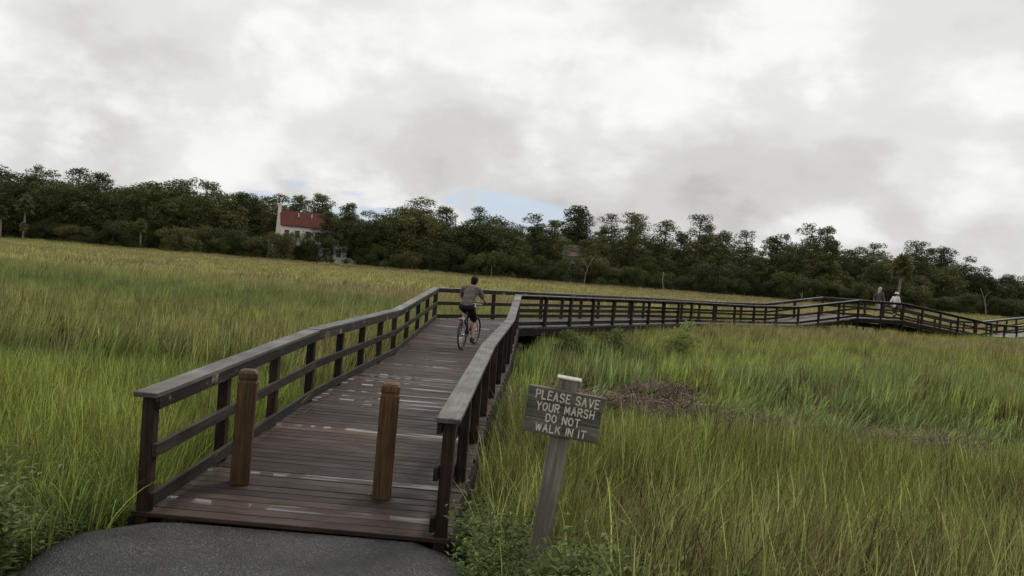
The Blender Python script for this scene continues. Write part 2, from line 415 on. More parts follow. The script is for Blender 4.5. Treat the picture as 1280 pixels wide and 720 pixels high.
def frame(d, p, slope=0.0):
    """matrix whose X is the travel direction, Y left, Z up, tilted by slope"""
    x = Vector((d.x, d.y, slope)).normalized(); y = Vector((-d.y, d.x, 0)).normalized(); z = x.cross(y)
    M = Matrix((x, y, z)).transposed().to_4x4(); M.translation = p; return M
def clip(poly, p, n):
    out = []
    for i in range(len(poly)):
        a, b = poly[i], poly[(i + 1) % len(poly)]
        da = (a[0] - p[0]) * n[0] + (a[1] - p[1]) * n[1]; db = (b[0] - p[0]) * n[0] + (b[1] - p[1]) * n[1]
        if da >= 0: out.append(a)
        if (da >= 0) != (db >= 0):
            t = da / (da - db); out.append((a[0] + (b[0] - a[0]) * t, a[1] + (b[1] - a[1]) * t))
    return out
def build_planks():
    rng = random.Random(11); count = 0; far = MB()
    PW, GAP, TH = 0.140, 0.009, 0.038
    for i in range(BW.n - 1):
        d = BW.dir[i]; Ls = BW.len[i]; r = BW.nrm(d); p0 = BW.P[i]; slope = (BW.z[i + 1] - BW.z[i]) / Ls
        # mitre lines in local (along, right) coordinates
        def mloc(k):
            m = BW.mitre(k).normalized(); return (m.dot(d), m.dot(r))
        m0 = mloc(i); m1 = mloc(i + 1)
        ext = 0.9 if i in (2, 3) else 0.35
        s = 0.0 if i == 0 else -ext
        while s < Ls + (ext if i < BW.n - 2 else 0):
            w = PW + rng.uniform(-.002, .002)
            e0, e1 = rng.uniform(0.06, 0.085), rng.uniform(0.06, 0.085)
            hw = lambda t: BW.hw[i] + (BW.hw[i + 1] - BW.hw[i]) * min(max(t / Ls, 0), 1)
            poly = [(s, hw(s) + e0), (s, -hw(s) - e1), (s + w, -hw(s) - e1), (s + w, hw(s) + e0)]
            n0 = (m0[1], -m0[0]); n1 = (-m1[1], m1[0])
            if n0[0] < 0: n0 = (-n0[0], -n0[1])
            if n1[0] > 0: n1 = (-n1[0], -n1[1])
            if i > 0: poly = clip(poly, (n0[0] * GAP / 2, n0[1] * GAP / 2), n0)
            if poly: poly = clip(poly, (Ls + n1[0] * GAP / 2, n1[1] * GAP / 2), n1)
            sc = s + w / 2; s += w + GAP
            if len(poly) < 3: continue
            area = abs(sum(a[0] * b[1] - b[0] * a[1] for a, b in zip(poly, poly[1:] + poly[:1]))) / 2
            if area < 0.03: continue
            zc = BW.z[i] + slope * sc
            # plank frame: X across the walk (to the right), Y along travel
            tilt = rng.gauss(0, 0.006); lift = rng.gauss(0, 0.0012)
            x = r.copy(); y = Vector((d.x, d.y, slope)).normalized(); z = x.cross(y)
            M = Matrix((x, y, z)).transposed().to_4x4() @ Matrix.Rotation(tilt, 4, 'X') @ Matrix.Rotation(rng.gauss(0, .0012), 4, 'Y')
            c = p0 + d * sc; M.translation = (c.x, c.y, zc + lift)
            loc = [(b, a - sc) for a, b in poly]
            if sum(a[0] * b[1] - b[0] * a[1] for a, b in zip(loc, loc[1:] + loc[:1])) < 0: loc = loc[::-1]
            mb = MB().prism(loc, -TH, 0.0); count += 1
            if count <= 285:
                me = mb.mesh('plank'); 
                if count <= 130: bevel_mesh(me, 0.004)
                wet = rng.random() < (0.08 if i == 0 else 0.50 if i == 1 else 0.03) or count in (9,)
                link('plank', me, W_FARDECK if i > 2 else W_WET if wet else W_DECK, deck, ROOT @ M)
            else:
                far.add([M @ Vector(v) for v in mb.v], mb.f)
    o = far.build('distant_planks', W_FARDECK, deck, ROOT); tag(o, kind='stuff')
build_planks()

def board(name, i, side, offc, zc, wid, hgt, mat, parent, piece=4.9, jit=0.003, bev=0.004, s_from=0.0, s_to=0.0, rng=random.Random(5)):
    """boards running along one side of segment i at lateral offset offc from the rail line, mitred at the nodes"""
    d = BW.dir[i]; slope = (BW.z[i + 1] - BW.z[i]) / BW.len[i]
    pts = [BW.off(i, side, offc + q) for q in (-wid / 2, wid / 2)], [BW.off(i + 1, side, offc + q) for q in (-wid / 2, wid / 2)]
    a = (pts[0][0] + pts[0][1]) / 2; b = (pts[1][0] + pts[1][1]) / 2
    d2 = Vector((b.x - a.x, b.y - a.y, 0)); L = d2.length; d2.normalize()
    slope = (b.z - a.z) / L
    n = max(1, round(L / piece)); 
    def loc(p): v = p - a; return (v.x * d2.x + v.y * d2.y, -v.x * d2.y + v.y * d2.x)
    A = sorted([loc(q) for q in pts[0]], key=lambda q: q[1]); Bq = sorted([loc(q) for q in pts[1]], key=lambda q: q[1])
    A = [(A[0][0] - s_from, A[0][1]), (A[1][0] - s_from, A[1][1])]
    for k in range(n):
        t0, t1 = k / n, (k + 1) / n
        x0 = A if k == 0 else [(L * t0 + 0.003, A[0][1] * (1 - t0) + Bq[0][1] * t0), (L * t0 + 0.003, A[1][1] * (1 - t0) + Bq[1][1] * t0)]
        x1 = Bq if k == n - 1 else [(L * t1 - 0.003, A[0][1] * (1 - t1) + Bq[0][1] * t1), (L * t1 - 0.003, A[1][1] * (1 - t1) + Bq[1][1] * t1)]
        cx = (x0[0][0] + x1[0][0]) / 2
        poly = [(x0[0][0] - cx, x0[0][1]), (x1[0][0] - cx, x1[0][1]), (x1[1][0] - cx, x1[1][1]), (x0[1][0] - cx, x0[1][1])]
        if n == 1 or k == n - 1: poly = [(x + (-.002 if x > 0 else 0), y) for x, y in poly]
        me = MB().prism(poly, -hgt / 2, hgt / 2).mesh(name)
        if bev: bevel_mesh(me, bev)
        x = Vector((d2.x, d2.y, slope)).normalized(); y = Vector((-d2.y, d2.x, 0)); z = x.cross(y)
        M = Matrix((x, y, z)).transposed().to_4x4()
        c = a + d2 * cx; M.translation = (c.x, c.y, a.z + slope * cx + zc + rng.gauss(0, jit))
        link(name, me, mat, parent, ROOT @ M)
RAIL_H = 0.97
def post_mesh(h0, h1, w=0.098):
    me = MB().box((0, 0, (h0 + h1) / 2), (w, w, h1 - h0)).mesh('post'); return bevel_mesh(me, 0.005)
def build_rails():
    rng = random.Random(21)
    pm = [post_mesh(-0.75, RAIL_H - 0.045), post_mesh(-0.62, RAIL_H - 0.045), post_mesh(-1.7, RAIL_H - 0.045)]
    for side in (-1, 1):
        rl = empty('railing', (0, 0, 0), 0, boardwalk)
        carry = 0.0; first = True
        for i in range(BW.n - 1):
            near = i < 4
            sf = 0.07 if i == 0 else 0.0
            board('cap_rail', i, side, 0.0, RAIL_H - 0.021, 0.19, 0.042, W_CAP, rl, bev=0.006, s_from=sf, rng=rng)
            board('top_rail', i, side, -0.0715, RAIL_H - 0.042 - 0.052, 0.04, 0.104, W_FASC, rl, rng=rng)
            board('middle_rail', i, side, -0.0715, 0.50, 0.04, 0.105, W_RAIL, rl, rng=rng)
            board('kerb_board', i, side, -0.0715, 0.105, 0.04, 0.115, W_RAIL, rl, rng=rng)
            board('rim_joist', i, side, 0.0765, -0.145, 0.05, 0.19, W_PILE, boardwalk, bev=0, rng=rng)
            # posts along the rail line
            a = BW.off(i, side, 0); b = BW.off(i + 1, side, 0); L = (b - a).length; d = (b - a) / L
            if i == 0: a = a + Vector((d.x, d.y, 0)) * 0.06; L -= .06
            n = max(1, round(L / 1.64))
            for k in range(n):
                p = a + d * (L * k / n)
                q = rng.uniform(-.008, .008)
                M = Matrix.Translation(p) @ Matrix.Rotation(math.atan2(d.y, d.x) + rng.gauss(0, .02), 4, 'Z') @ Matrix.Rotation(rng.gauss(0, .006), 4, 'X') @ Matrix.Rotation(rng.gauss(0, .006), 4, 'Y')
                link('post', pm[2 if 6 <= i <= 9 else (0 if k % 2 else 1)], W_POST, rl, ROOT @ M)
    # bearers and piles
    for i in range(BW.n - 1):
        n = max(1, round(BW.len[i] / 3.2)); d = BW.dir[i]
        for k in range(n):
            t = (k + 0.5) / n; c = BW.P[i].lerp(BW.P[i + 1], t); z = BW.z[i] + (BW.z[i + 1] - BW.z[i]) * t
            rz = math.atan2(d.y, d.x)
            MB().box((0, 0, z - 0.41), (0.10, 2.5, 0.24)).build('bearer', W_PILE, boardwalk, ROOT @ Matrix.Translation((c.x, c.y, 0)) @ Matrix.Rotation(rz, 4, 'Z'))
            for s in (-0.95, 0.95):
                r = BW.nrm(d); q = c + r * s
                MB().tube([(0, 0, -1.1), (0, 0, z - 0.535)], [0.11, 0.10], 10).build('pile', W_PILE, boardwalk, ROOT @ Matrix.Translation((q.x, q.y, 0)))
build_rails()

# ------------------------------------------------------------------ bollards
def bollard(loc, rz, label):
    w = 0.083; z0, z1 = 0.0015, 1.04
    prof = [(z0, 1), (z1 - 0.115, 1), (z1 - 0.103, 0.93), (z1 - 0.085, 0.93), (z1 - 0.074, 1.0), (z1 - 0.030, 0.98), (z1 - 0.010, 0.80), (z1, 0.45)]
    ch = 0.14; mb = MB(); vs = []; fs = []
    base = [(1, -1 + ch), (1, 1 - ch), (1 - ch, 1), (-1 + ch, 1), (-1, 1 - ch), (-1, -1 + ch), (-1 + ch, -1), (1 - ch, -1)]
    for z, s in prof: vs += [(x * w * s, y * w * s, z) for x, y in base]
    for i in range(len(prof) - 1):
        for k in range(8): fs.append((i * 8 + k, i * 8 + (k + 1) % 8, (i + 1) * 8 + (k + 1) % 8, (i + 1) * 8 + k))
    fs += [tuple(range(7, -1, -1)), tuple((len(prof) - 1) * 8 + k for k in range(8))]
    o = mb.add(vs, fs).build('bollard', W_BOLL, None, Matrix.Translation(loc) @ Matrix.Rotation(rz, 4, 'Z') @ Matrix.Rotation(R(0.6), 4, 'Y'))
    tag(o, label, 'bollard', 'wooden bollards at the boardwalk entrance')
bollard((-2.33, 7.24, 0.034), R(14), 'square brown wooden bollard on the deck, the one farther from the marsh sign')
bollard((-1.02, 7.15, 0.031), R(6), 'square brown wooden bollard on the deck, the one nearer the marsh sign')

# ------------------------------------------------------------------ sign
def stroke_text(lines):
    """routed block capitals as thick strokes"""
    G = {'P': [[(0, 0), (0, 1), (.45, 1), (.6, .88), (.6, .62), (.45, .5), (0, .5)]], 'L': [[(0, 1), (0, 0), (.55, 0)]],
         'E': [[(.58, 1), (0, 1), (0, 0), (.58, 0)], [(0, .52), (.45, .52)]], 'A': [[(0, 0), (.33, 1), (.66, 0)], [(.12, .34), (.54, .34)]],
         'S': [[(.6, .85), (.45, 1), (.16, 1), (.02, .86), (.02, .66), (.16, .55), (.46, .46), (.6, .34), (.6, .14), (.45, 0), (.15, 0), (0, .15)]],
         'V': [[(0, 1), (.33, 0), (.66, 1)]], 'Y': [[(0, 1), (.32, .5), (.64, 1)], [(.32, .5), (.32, 0)]],
         'O': [[(.33, 1), (.1, .88), (0, .6), (0, .4), (.1, .12), (.33, 0), (.56, .12), (.66, .4), (.66, .6), (.56, .88), (.33, 1)]],
         'U': [[(0, 1), (0, .2), (.14, .02), (.33, 0), (.5, .02), (.64, .2), (.64, 1)]],
         'R': [[(0, 0), (0, 1), (.45, 1), (.6, .88), (.6, .64), (.45, .52), (0, .52)], [(.3, .52), (.64, 0)]],
         'M': [[(0, 0), (.06, 1), (.38, .25), (.7, 1), (.76, 0)]], 'H': [[(0, 0), (0, 1)], [(.62, 0), (.62, 1)], [(0, .5), (.62, .5)]],
         'D': [[(0, 0), (0, 1), (.38, 1), (.6, .75), (.6, .25), (.38, 0), (0, 0)]], 'N': [[(0, 0), (0, 1), (.62, 0), (.62, 1)]],
         'T': [[(0, 1), (.64, 1)], [(.32, 1), (.32, 0)]], 'W': [[(0, 1), (.2, 0), (.42, .8), (.64, 0), (.84, 1)]],
         'K': [[(0, 0), (0, 1)], [(.6, 1), (.02, .42)], [(.22, .6), (.62, 0)]], 'I': [[(.0, 0), (.0, 1)]]}
    rng = random.Random(2); out = []
    for txt, y, h, x0, x1 in lines:
        mb = MB(); adv = []; x = 0
        for ch in txt:
            if ch == ' ': x += 0.62; continue
            w = max(p[0] for st in G[ch] for p in st); adv.append((ch, x)); x += w + 0.36
        tot = x - 0.36; sx = (x1 - x0) / tot
        for ch, cx in adv:
            jx, jy, jr = rng.uniform(-.02, .02), rng.uniform(-.03, .03), rng.uniform(-.04, .04)
            for st in G[ch]:
                P = [Vector((x0 + (cx + p[0] + jx + jr * p[1]) * sx, y + (p[1] + jy) * h, 0)) for p in st]
                for a, b in zip(P, P[1:]):
                    d = (b - a).normalized(); n = Vector((-d.y, d.x, 0)) * 0.0044; e = d * 0.0035
                    q = [a - e - n, b + e - n, b + e + n, a - e + n]
                    z = rng.uniform(0.0030, 0.0042)
                    mb.add([(v.x, v.y, 0.0) for v in q] + [(v.x, v.y, z) for v in q], [(3, 2, 1, 0), (4, 5, 6, 7), (0, 1, 5, 4), (1, 2, 6, 5), (2, 3, 7, 6), (3, 0, 4, 7)])
        out.append(mb)
    return out
def sign_paint():
    m, N, L, B = mat_new('worn_cream_paint')
    tc = N.new('ShaderNodeTexCoord'); oi = N.new('ShaderNodeObjectInfo')
    f = n_noise(N, L, tc.outputs['Object'], 55, 5, 0.7)
    c = n_ramp(N, L, f, [(0.30, (0.22, 0.205, 0.165)), (0.44, (0.52, 0.49, 0.40)), (0.60, (0.68, 0.65, 0.55))])
    L.new(c, B.inputs['Base Color']); B.inputs['Roughness'].default_value = 0.75
    return m
def make_sign():
    s = empty('marsh_sign', (0.315, 5.6, -0.05)); s.rotation_euler = (R(2), R(5.3), R(-5))
    tag(s, 'grey weathered wooden sign asking people to save the marsh, on a leaning post', 'sign')
    me = MB().box((0, 0, 0.735), (0.142, 0.10, 1.51)).mesh('post'); bevel_mesh(me, 0.006); link('post', me, W_SPOST, s)
    CAPM = plain('bleached_end_grain', (0.40, 0.38, 0.33), 0.85, var=0.35, scale=40)
    me = MB().box((0, 0, 1.497), (0.170, 0.112, 0.014)).mesh('post_cap'); bevel_mesh(me, 0.004); link('post_cap', me, CAPM, s)
    rng = random.Random(4)
    zs = [1.095, 1.193, 1.291, 1.389]      # board joints
    zc = 1.262
    W = 0.525; hs = [0.108, 0.108, 0.108]; z = zc - 0.164
    for k, h in enumerate(hs):
        me = MB().box((0, 0, 0), (W + rng.uniform(-.006, .006), 0.036, h - 0.0025)).mesh('board'); bevel_mesh(me, 0.004)
        link('board', me, W_SIGN, s, Matrix.Translation((rng.uniform(-.003, .003), -0.069 - rng.uniform(0, .002), z + h / 2))); z += h
    lines = [('PLEASE SAVE', 0.082, 0.056, -0.205, 0.228), ('YOUR MARSH', 0.007, 0.052, -0.188, 0.205), ('DO NOT', -0.066, 0.050, -0.112, 0.118), ('WALK IN IT', -0.139, 0.050, -0.172, 0.172)]
    paint = sign_paint()
    for mb, ln in zip(stroke_text(lines), lines):
        o = mb.build('lettering', paint, s, Matrix.Translation((0, -0.0895, zc - 0.003)) @ Matrix.Rotation(R(90), 4, 'X'))
        tag(o, 'painted words ' + ln[0])
    for x, z in ((0.02, 1.375), (0.02, 1.145), (0.03, 1.26)):
        MB().tube([(x, -0.086, z), (x, -0.093, z)], 0.007, 8).build('bolt', plain('rusty_bolt', (0.02, 0.016, 0.014), 0.6), s)
make_sign()

# ------------------------------------------------------------------ instanced ground vegetation
def inst_group():
    ng = bpy.data.node_groups.new('scatter', 'GeometryNodeTree')
    ng.interface.new_socket('Geometry', in_out='INPUT', socket_type='NodeSocketGeometry')
    ng.interface.new_socket('Geometry', in_out='OUTPUT', socket_type='NodeSocketGeometry')
    return ng
def scatter(name, protos, pos, rot, scl, tint, idx, label, cat):
    n = len(pos)
    me = bpy.data.meshes.new(name); me.vertices.add(n); me.vertices.foreach_set('co', np.asarray(pos, np.float32).ravel())
    a = me.attributes.new('rot', 'FLOAT_VECTOR', 'POINT'); a.data.foreach_set('vector', np.asarray(rot, np.float32).ravel())
    a = me.attributes.new('scl', 'FLOAT_VECTOR', 'POINT'); a.data.foreach_set('vector', np.asarray(scl, np.float32).ravel())
    a = me.attributes.new('tint', 'FLOAT_COLOR', 'POINT'); a.data.foreach_set('color', np.concatenate([np.asarray(tint, np.float32), np.ones((n, 1), np.float32)], 1).ravel())
    a = me.attributes.new('idx', 'INT', 'POINT'); a.data.foreach_set('value', np.asarray(idx, np.int32))
    o = bpy.data.objects.new(name, me); COL.objects.link(o)
    pc = bpy.data.collections.new(name + '_tufts')
    for p in protos: pc.objects.link(p)
    ng = inst_group(); N = ng.nodes; L = ng.links
    gi = N.new('NodeGroupInput'); go = N.new('NodeGroupOutput')
    ci = N.new('GeometryNodeCollectionInfo'); ci.inputs['Collection'].default_value = pc
    ci.inputs['Separate Children'].default_value = True; ci.inputs['Reset Children'].default_value = True
    ip = N.new('GeometryNodeInstanceOnPoints'); ip.inputs['Pick Instance'].default_value = True
    def na(nm, t):
        q = N.new('GeometryNodeInputNamedAttribute'); q.data_type = t; q.inputs['Name'].default_value = nm; return q.outputs['Attribute']
    L.new(gi.outputs[0], ip.inputs['Points']); L.new(ci.outputs[0], ip.inputs['Instance'])
    L.new(na('idx', 'INT'), ip.inputs['Instance Index'])
    er = N.new('FunctionNodeEulerToRotation'); L.new(na('rot', 'FLOAT_VECTOR'), er.inputs[0]); L.new(er.outputs[0], ip.inputs['Rotation'])
    L.new(na('scl', 'FLOAT_VECTOR'), ip.inputs['Scale'])
    L.new(ip.outputs[0], go.inputs[0])
    md = o.modifiers.new('scatter', 'NODES'); md.node_group = ng
    tag(o, label, cat, kind='stuff'); return o
def proto(name, V, F, rnd, dry, mat):
    me = bpy.data.meshes.new(name); me.from_pydata(V, [], F); me.update()
    a = me.attributes.new('rnd', 'FLOAT', 'FACE'); a.data.foreach_set('value', np.asarray(rnd, np.float32))
    a = me.attributes.new('dry', 'FLOAT', 'FACE'); a.data.foreach_set('value', np.asarray(dry, np.float32))
    me.materials.append(mat)
    return bpy.data.objects.new(name, me)
def tuft(name, n, rad, hmin, hmax, wid, seg, lean, rng, mat, dryp=0.12, droop=0.35, wind=0.10):
    V = []; F = []; rn = []; dr = []
    for b in range(n):
        a = rng.uniform(0, 2 * math.pi); r = rad * math.sqrt(rng.random()); bx, by = r * math.cos(a), r * math.sin(a)
        h = rng.uniform(hmin, hmax); az = rng.uniform(0, 2 * math.pi)
        ln = abs(rng.gauss(0, lean)); lx, ly = math.cos(az) * ln + wind * rng.uniform(.3, 1.6), math.sin(az) * ln
        dp = rng.random() * droop; wa = rng.uniform(0, math.pi); w0 = wid * rng.uniform(.7, 1.3)
        base = len(V); wx, wy = math.cos(wa) * w0 / 2, math.sin(wa) * w0 / 2
        for k in range(seg + 1):
            t = k / seg; q = t * t
            x = bx + h * (lx * t + lx * dp * 3 * q * t); y = by + h * (ly * t + ly * dp * 3 * q * t); z = h * (t - 0.35 * dp * q * t) - 0.03
            if k == seg: V.append((x, y, z))
            else:
                tp = 1 - 0.75 * t ** 1.5; V.append((x - wx * tp, y - wy * tp, z)); V.append((x + wx * tp, y + wy * tp, z))
        rv = rng.random(); dv = (rng.uniform(.4, 1.0) if rng.random() < dryp else 0.0)
        for k in range(seg):
            i = base + 2 * k
            if k == seg - 1: F.append((i, i + 1, i + 2))
            else: F.append((i, i + 1, i + 3, i + 2))
            rn.append(rv); dr.append(dv)
    return proto(name, V, F, rn, dr, mat)

def walk_dist(x, y):
    """distance to the boardwalk's centre line"""
    d = np.full(x.shape, 1e9)
    for a, b in zip(BW.P, BW.P[1:]):
        ex, ey = b.x - a.x, b.y - a.y; l2 = ex * ex + ey * ey
        t = np.clip(((x - a.x) * ex + (y - a.y) * ey) / l2, 0, 1)
        d = np.minimum(d, np.hypot(x - a.x - t * ex, y - a.y - t * ey))
    return d
def path_mask(x, y): return (y < 6.45) & (x > -3.15 + 0.10 * (5.5 - y).clip(0, 5) * 0.5) & (x < -0.20 + 0.30 * (5.7 - y).clip(0, 20))
WRACK = [(2.5, 15.5, 1.9, 1.1, .15), (1.3, 16.4, .6, .9, 0), (3.3, 17.6, .9, .7, 0), (6.9, 13.2, 1.15, .95, .1), (4.7, 14.3, .8, .6, 0), (1.0, 15.0, .7, .8, 0)]
def wrack_f(x, y):
    f = np.zeros(x.shape)
    for cx, cy, rx, ry, r in WRACK:
        q = ((x - cx) / rx) ** 2 + ((y - cy) / ry) ** 2
        q = q * (0.7 + 0.6 * fbm(x * 1.3, y * 1.3, 41))
        f = np.maximum(f, 1 - sstep(0.6, 1.25, q))
    return f
rs = np.random.RandomState(5)
def pts_in(ymin, ymax, dens, side=0.80, pad=3.0):
    """even random points over the ground the camera can see, with a wide margin"""
    area = side * (ymax ** 2 - ymin ** 2) + 2 * pad * (ymax - ymin)
    n = int(area * dens)
    u = rs.rand(n * 2); y = np.sqrt(ymin ** 2 + u * (ymax ** 2 - ymin ** 2)); x = (rs.rand(n * 2) * 2 - 1) * (side * ymax + pad)
    k = np.abs(x) < side * y + pad
    x, y = x[k], y[k]
    return x, y
G_BRIGHT = np.array((0.164, 0.196, 0.046)); G_DEEP = np.array((0.075, 0.118, 0.034)); G_YEL = np.array((0.205, 0.202, 0.074))
G_TAN = np.array((0.185, 0.155, 0.080)); G_OLIVE = np.array((0.150, 0.160, 0.050)); G_BLUE = np.array((0.118, 0.158, 0.056))
def lerp(a, b, t): return a + (b - a) * np.asarray(t)[:, None]
def marsh_tint(x, y):
    n1 = fbm(x * 0.10, y * 0.16, 21, 4); n2 = fbm(x * 0.45, y * 0.6, 22, 3); n3 = fbm(x * 0.03, y * 0.07, 23, 3); n4 = fbm(x * .05 + 9, y * .22, 25, 3)
    d = y + 0.35 * np.abs(x) * 0
    left = sstep(1.5, -1.5, x - np.interp(y, [0, 13, 25, 60], [-1.6, -1.6, -1.0, 12.0]))
    dw = y + 5 * (n1 - .5) + 0.10 * x
    L = np.tile(G_BRIGHT, (len(x), 1))
    L = lerp(L, G_DEEP, sstep(.5, .75, n2) * .6)
    L = lerp(L, G_OLIVE, sstep(11.5, 14, dw)); L = lerp(L, G_TAN, sstep(14.5, 19, dw) * sstep(.40, .68, n4) * .75)
    L = lerp(L, G_DEEP, sstep(12, 13, dw) * (1 - sstep(14.5, 16, dw)) * .7)
    L = lerp(L, G_DEEP * 1.2, sstep(27, 31, dw) * (1 - sstep(35, 41, dw)) * sstep(.35, .6, n1 * .5 + n4 * .5) * .8)
    L = lerp(L, lerp(np.tile(G_YEL, (len(x), 1)), G_TAN, sstep(.45, .7, n3)), sstep(24, 62, dw + 14 * (n4 - .5)) * .92)
    Rt = np.tile(G_OLIVE * 0.97, (len(x), 1))
    Rt = lerp(Rt, G_BRIGHT, sstep(.45, .7, n2) * .7); Rt = lerp(Rt, G_YEL * .8, sstep(9, 5.5, y) * sstep(.45, .65, n1) * .55)
    zone = sstep(10.5, 12.5, y) * (1 - sstep(22, 27, y + 4 * (n1 - .5)))
    Rt = lerp(Rt, G_BLUE, zone * .75); Rt = lerp(Rt, G_BRIGHT, zone * sstep(.52, .62, n2) * .8)
    Rt = lerp(Rt, G_TAN * .95, sstep(25, 31, y + 6 * (n1 - .5)) * sstep(.42, .62, n4) * .8)
    Rt = lerp(Rt, lerp(np.tile(G_YEL, (len(x), 1)), G_TAN, sstep(.45, .7, n3)), sstep(44, 60, y) * .9)
    T = lerp(Rt, L, left)
    T = T * (0.80 + 0.40 * fbm(x * 2.1, y * 2.1, 31, 2))[:, None] * (0.60 + 0.80 * rs.rand(len(x)))[:, None] * 1.8
    T = T * np.where((x > .5) & (y < 11), .92, 1.0)[:, None]
    dead = (rs.rand(len(x)) < np.where(y < 12, 0.03, 0.06)); T[dead] = G_TAN * 1.1
    brown = (rs.rand(len(x)) < np.where((x > 0) & (y < 12), .09, .05)); T[brown] = np.array((.085, .060, .036))
    return T
def marsh_height(x, y):
    n = fbm(x * 0.22, y * 0.3, 51, 3); m = fbm(x * 1.1, y * 1.1, 52, 2)
    h = 0.80 + 0.35 * n + 0.22 * (m - .5)
    wd = walk_dist(x, y)
    h = h * (0.5 + 0.5 * sstep(1.25, 1.75, wd)) * (1 + .22 * sstep(30, 36, y) * (1 - sstep(52, 60, y)))
    dip = sstep(12.2, 13, y + 3 * (fbm(x * .1, y * .16, 21, 4) - .5) + .1 * x) * (1 - sstep(14.2, 15.2, y + 3 * (fbm(x * .1, y * .16, 21, 4) - .5) + .1 * x))
    h = np.where(x < -3, h * (1 - 0.42 * dip), h)
    w = wrack_f(x, y); h = h * (1 - 0.66 * w)
    lod = np.exp(-(((x - 4.6) / 3.2) ** 2 + ((y - 16.2) / 1.9) ** 2)); h = h * (1 - 0.30 * lod)
    h = np.where(x > .8, h * (1 + .16 * np.exp(-((y - 9.6) / 1.3) ** 2) - .46 * sstep(10.4, 11.6, y) * (1 - sstep(15.5, 19, y))), h)
    # short growth on the bank beside the path
    h = h * (0.35 + 0.65 * sstep(4.0, 7.2, y + np.where(x > 0.9, 2.2, np.where(x < -5, 1.2, 0))))
    return h
def make_marsh_grass():
    rng = random.Random(9); protos = []
    for k in range(5): protos.append(tuft('grass_tuft_%02d' % len(protos), 40, 0.17, 0.45, 1.14, 0.0095, 5, 0.17, rng, GRASS, 0.10, .35, .05))
    for k in range(5): protos.append(tuft('grass_tuft_%02d' % len(protos), 40, 0.27, 0.50, 1.10, 0.022, 4, 0.13, rng, GRASS, 0.12, .35, .05))
    for k in range(5): protos.append(tuft('grass_tuft_%02d' % len(protos), 60, 0.75, 0.55, 1.10, 0.065, 3, 0.12, rng, GRASS, 0.14, .35, .05))
    X = []; Y = []; I = []; S = []
    for ymin, ymax, dens, base in ((2.0, 13, 20, 0), (13, 48, 8.5, 5), (48, 168, 2.1, 10)):
        x, y = pts_in(ymin, ymax, dens)
        X.append(x); Y.append(y); I.append(base + rs.randint(0, 5, len(x)))
    x = np.concatenate(X); y = np.concatenate(Y); idx = np.concatenate(I)
    wd = walk_dist(x, y)
    keep = ~path_mask(x, y) & ~((wd < 1.42) & (rs.rand(len(x)) < 1.1)) & (np.hypot(x - .31, y - 5.6) > .13)
    weedy = ((x > -.5) & (x < .42) & (y < 7.2)) | ((x < -2.9) & (x > -6.2) & (y < 6.0 + .25 * (x + 4.5)))
    keep &= ~(weedy & (rs.rand(len(x)) < 0.85)); keep &= ~((wrack_f(x, y) > .5) & (rs.rand(len(x)) < .45)) & (y + 5 * (fbm(x * 0.02, y * 0.02, 5) - 0.5) < 163)
    gapn = fbm(x * .8, y * .8, 61, 2); keep &= ~((gapn < .30) & (y < 40) & (rs.rand(len(x)) < .6))
    x, y, idx = x[keep], y[keep], idx[keep]
    z = ground_h(x, y); h = marsh_height(x, y)
    n = len(x)
    lod = np.exp(-(((x - 4.6) / 3.0) ** 2 + ((y - 15.6) / 1.6) ** 2))
    bent = (rs.rand(n) < .07) * rs.normal(0, .45, n); sw1 = .5 * (fbm(x * .5, y * .5, 91, 3) - .5); sw2 = .5 * (fbm(x * .5, y * .5, 95, 3) - .5)
    rot = np.stack([rs.normal(0, .06, n) + sw1 + bent - .25 * lod, rs.normal(0.02, .07, n) + sw2 + .55 * lod * rs.rand(n), (rs.rand(n) - .5) * 1.6], 1)
    sx = 0.9 + 0.3 * rs.rand(n); scl = np.stack([sx, sx, h * (0.88 + .24 * rs.rand(n))], 1)
    scatter('marsh_grass', protos, np.stack([x, y, z], 1), rot, scl, marsh_tint(x, y), idx, 'tall green and straw coloured marsh grass covering the whole flat', 'grass')
    return n
NG = make_marsh_grass()

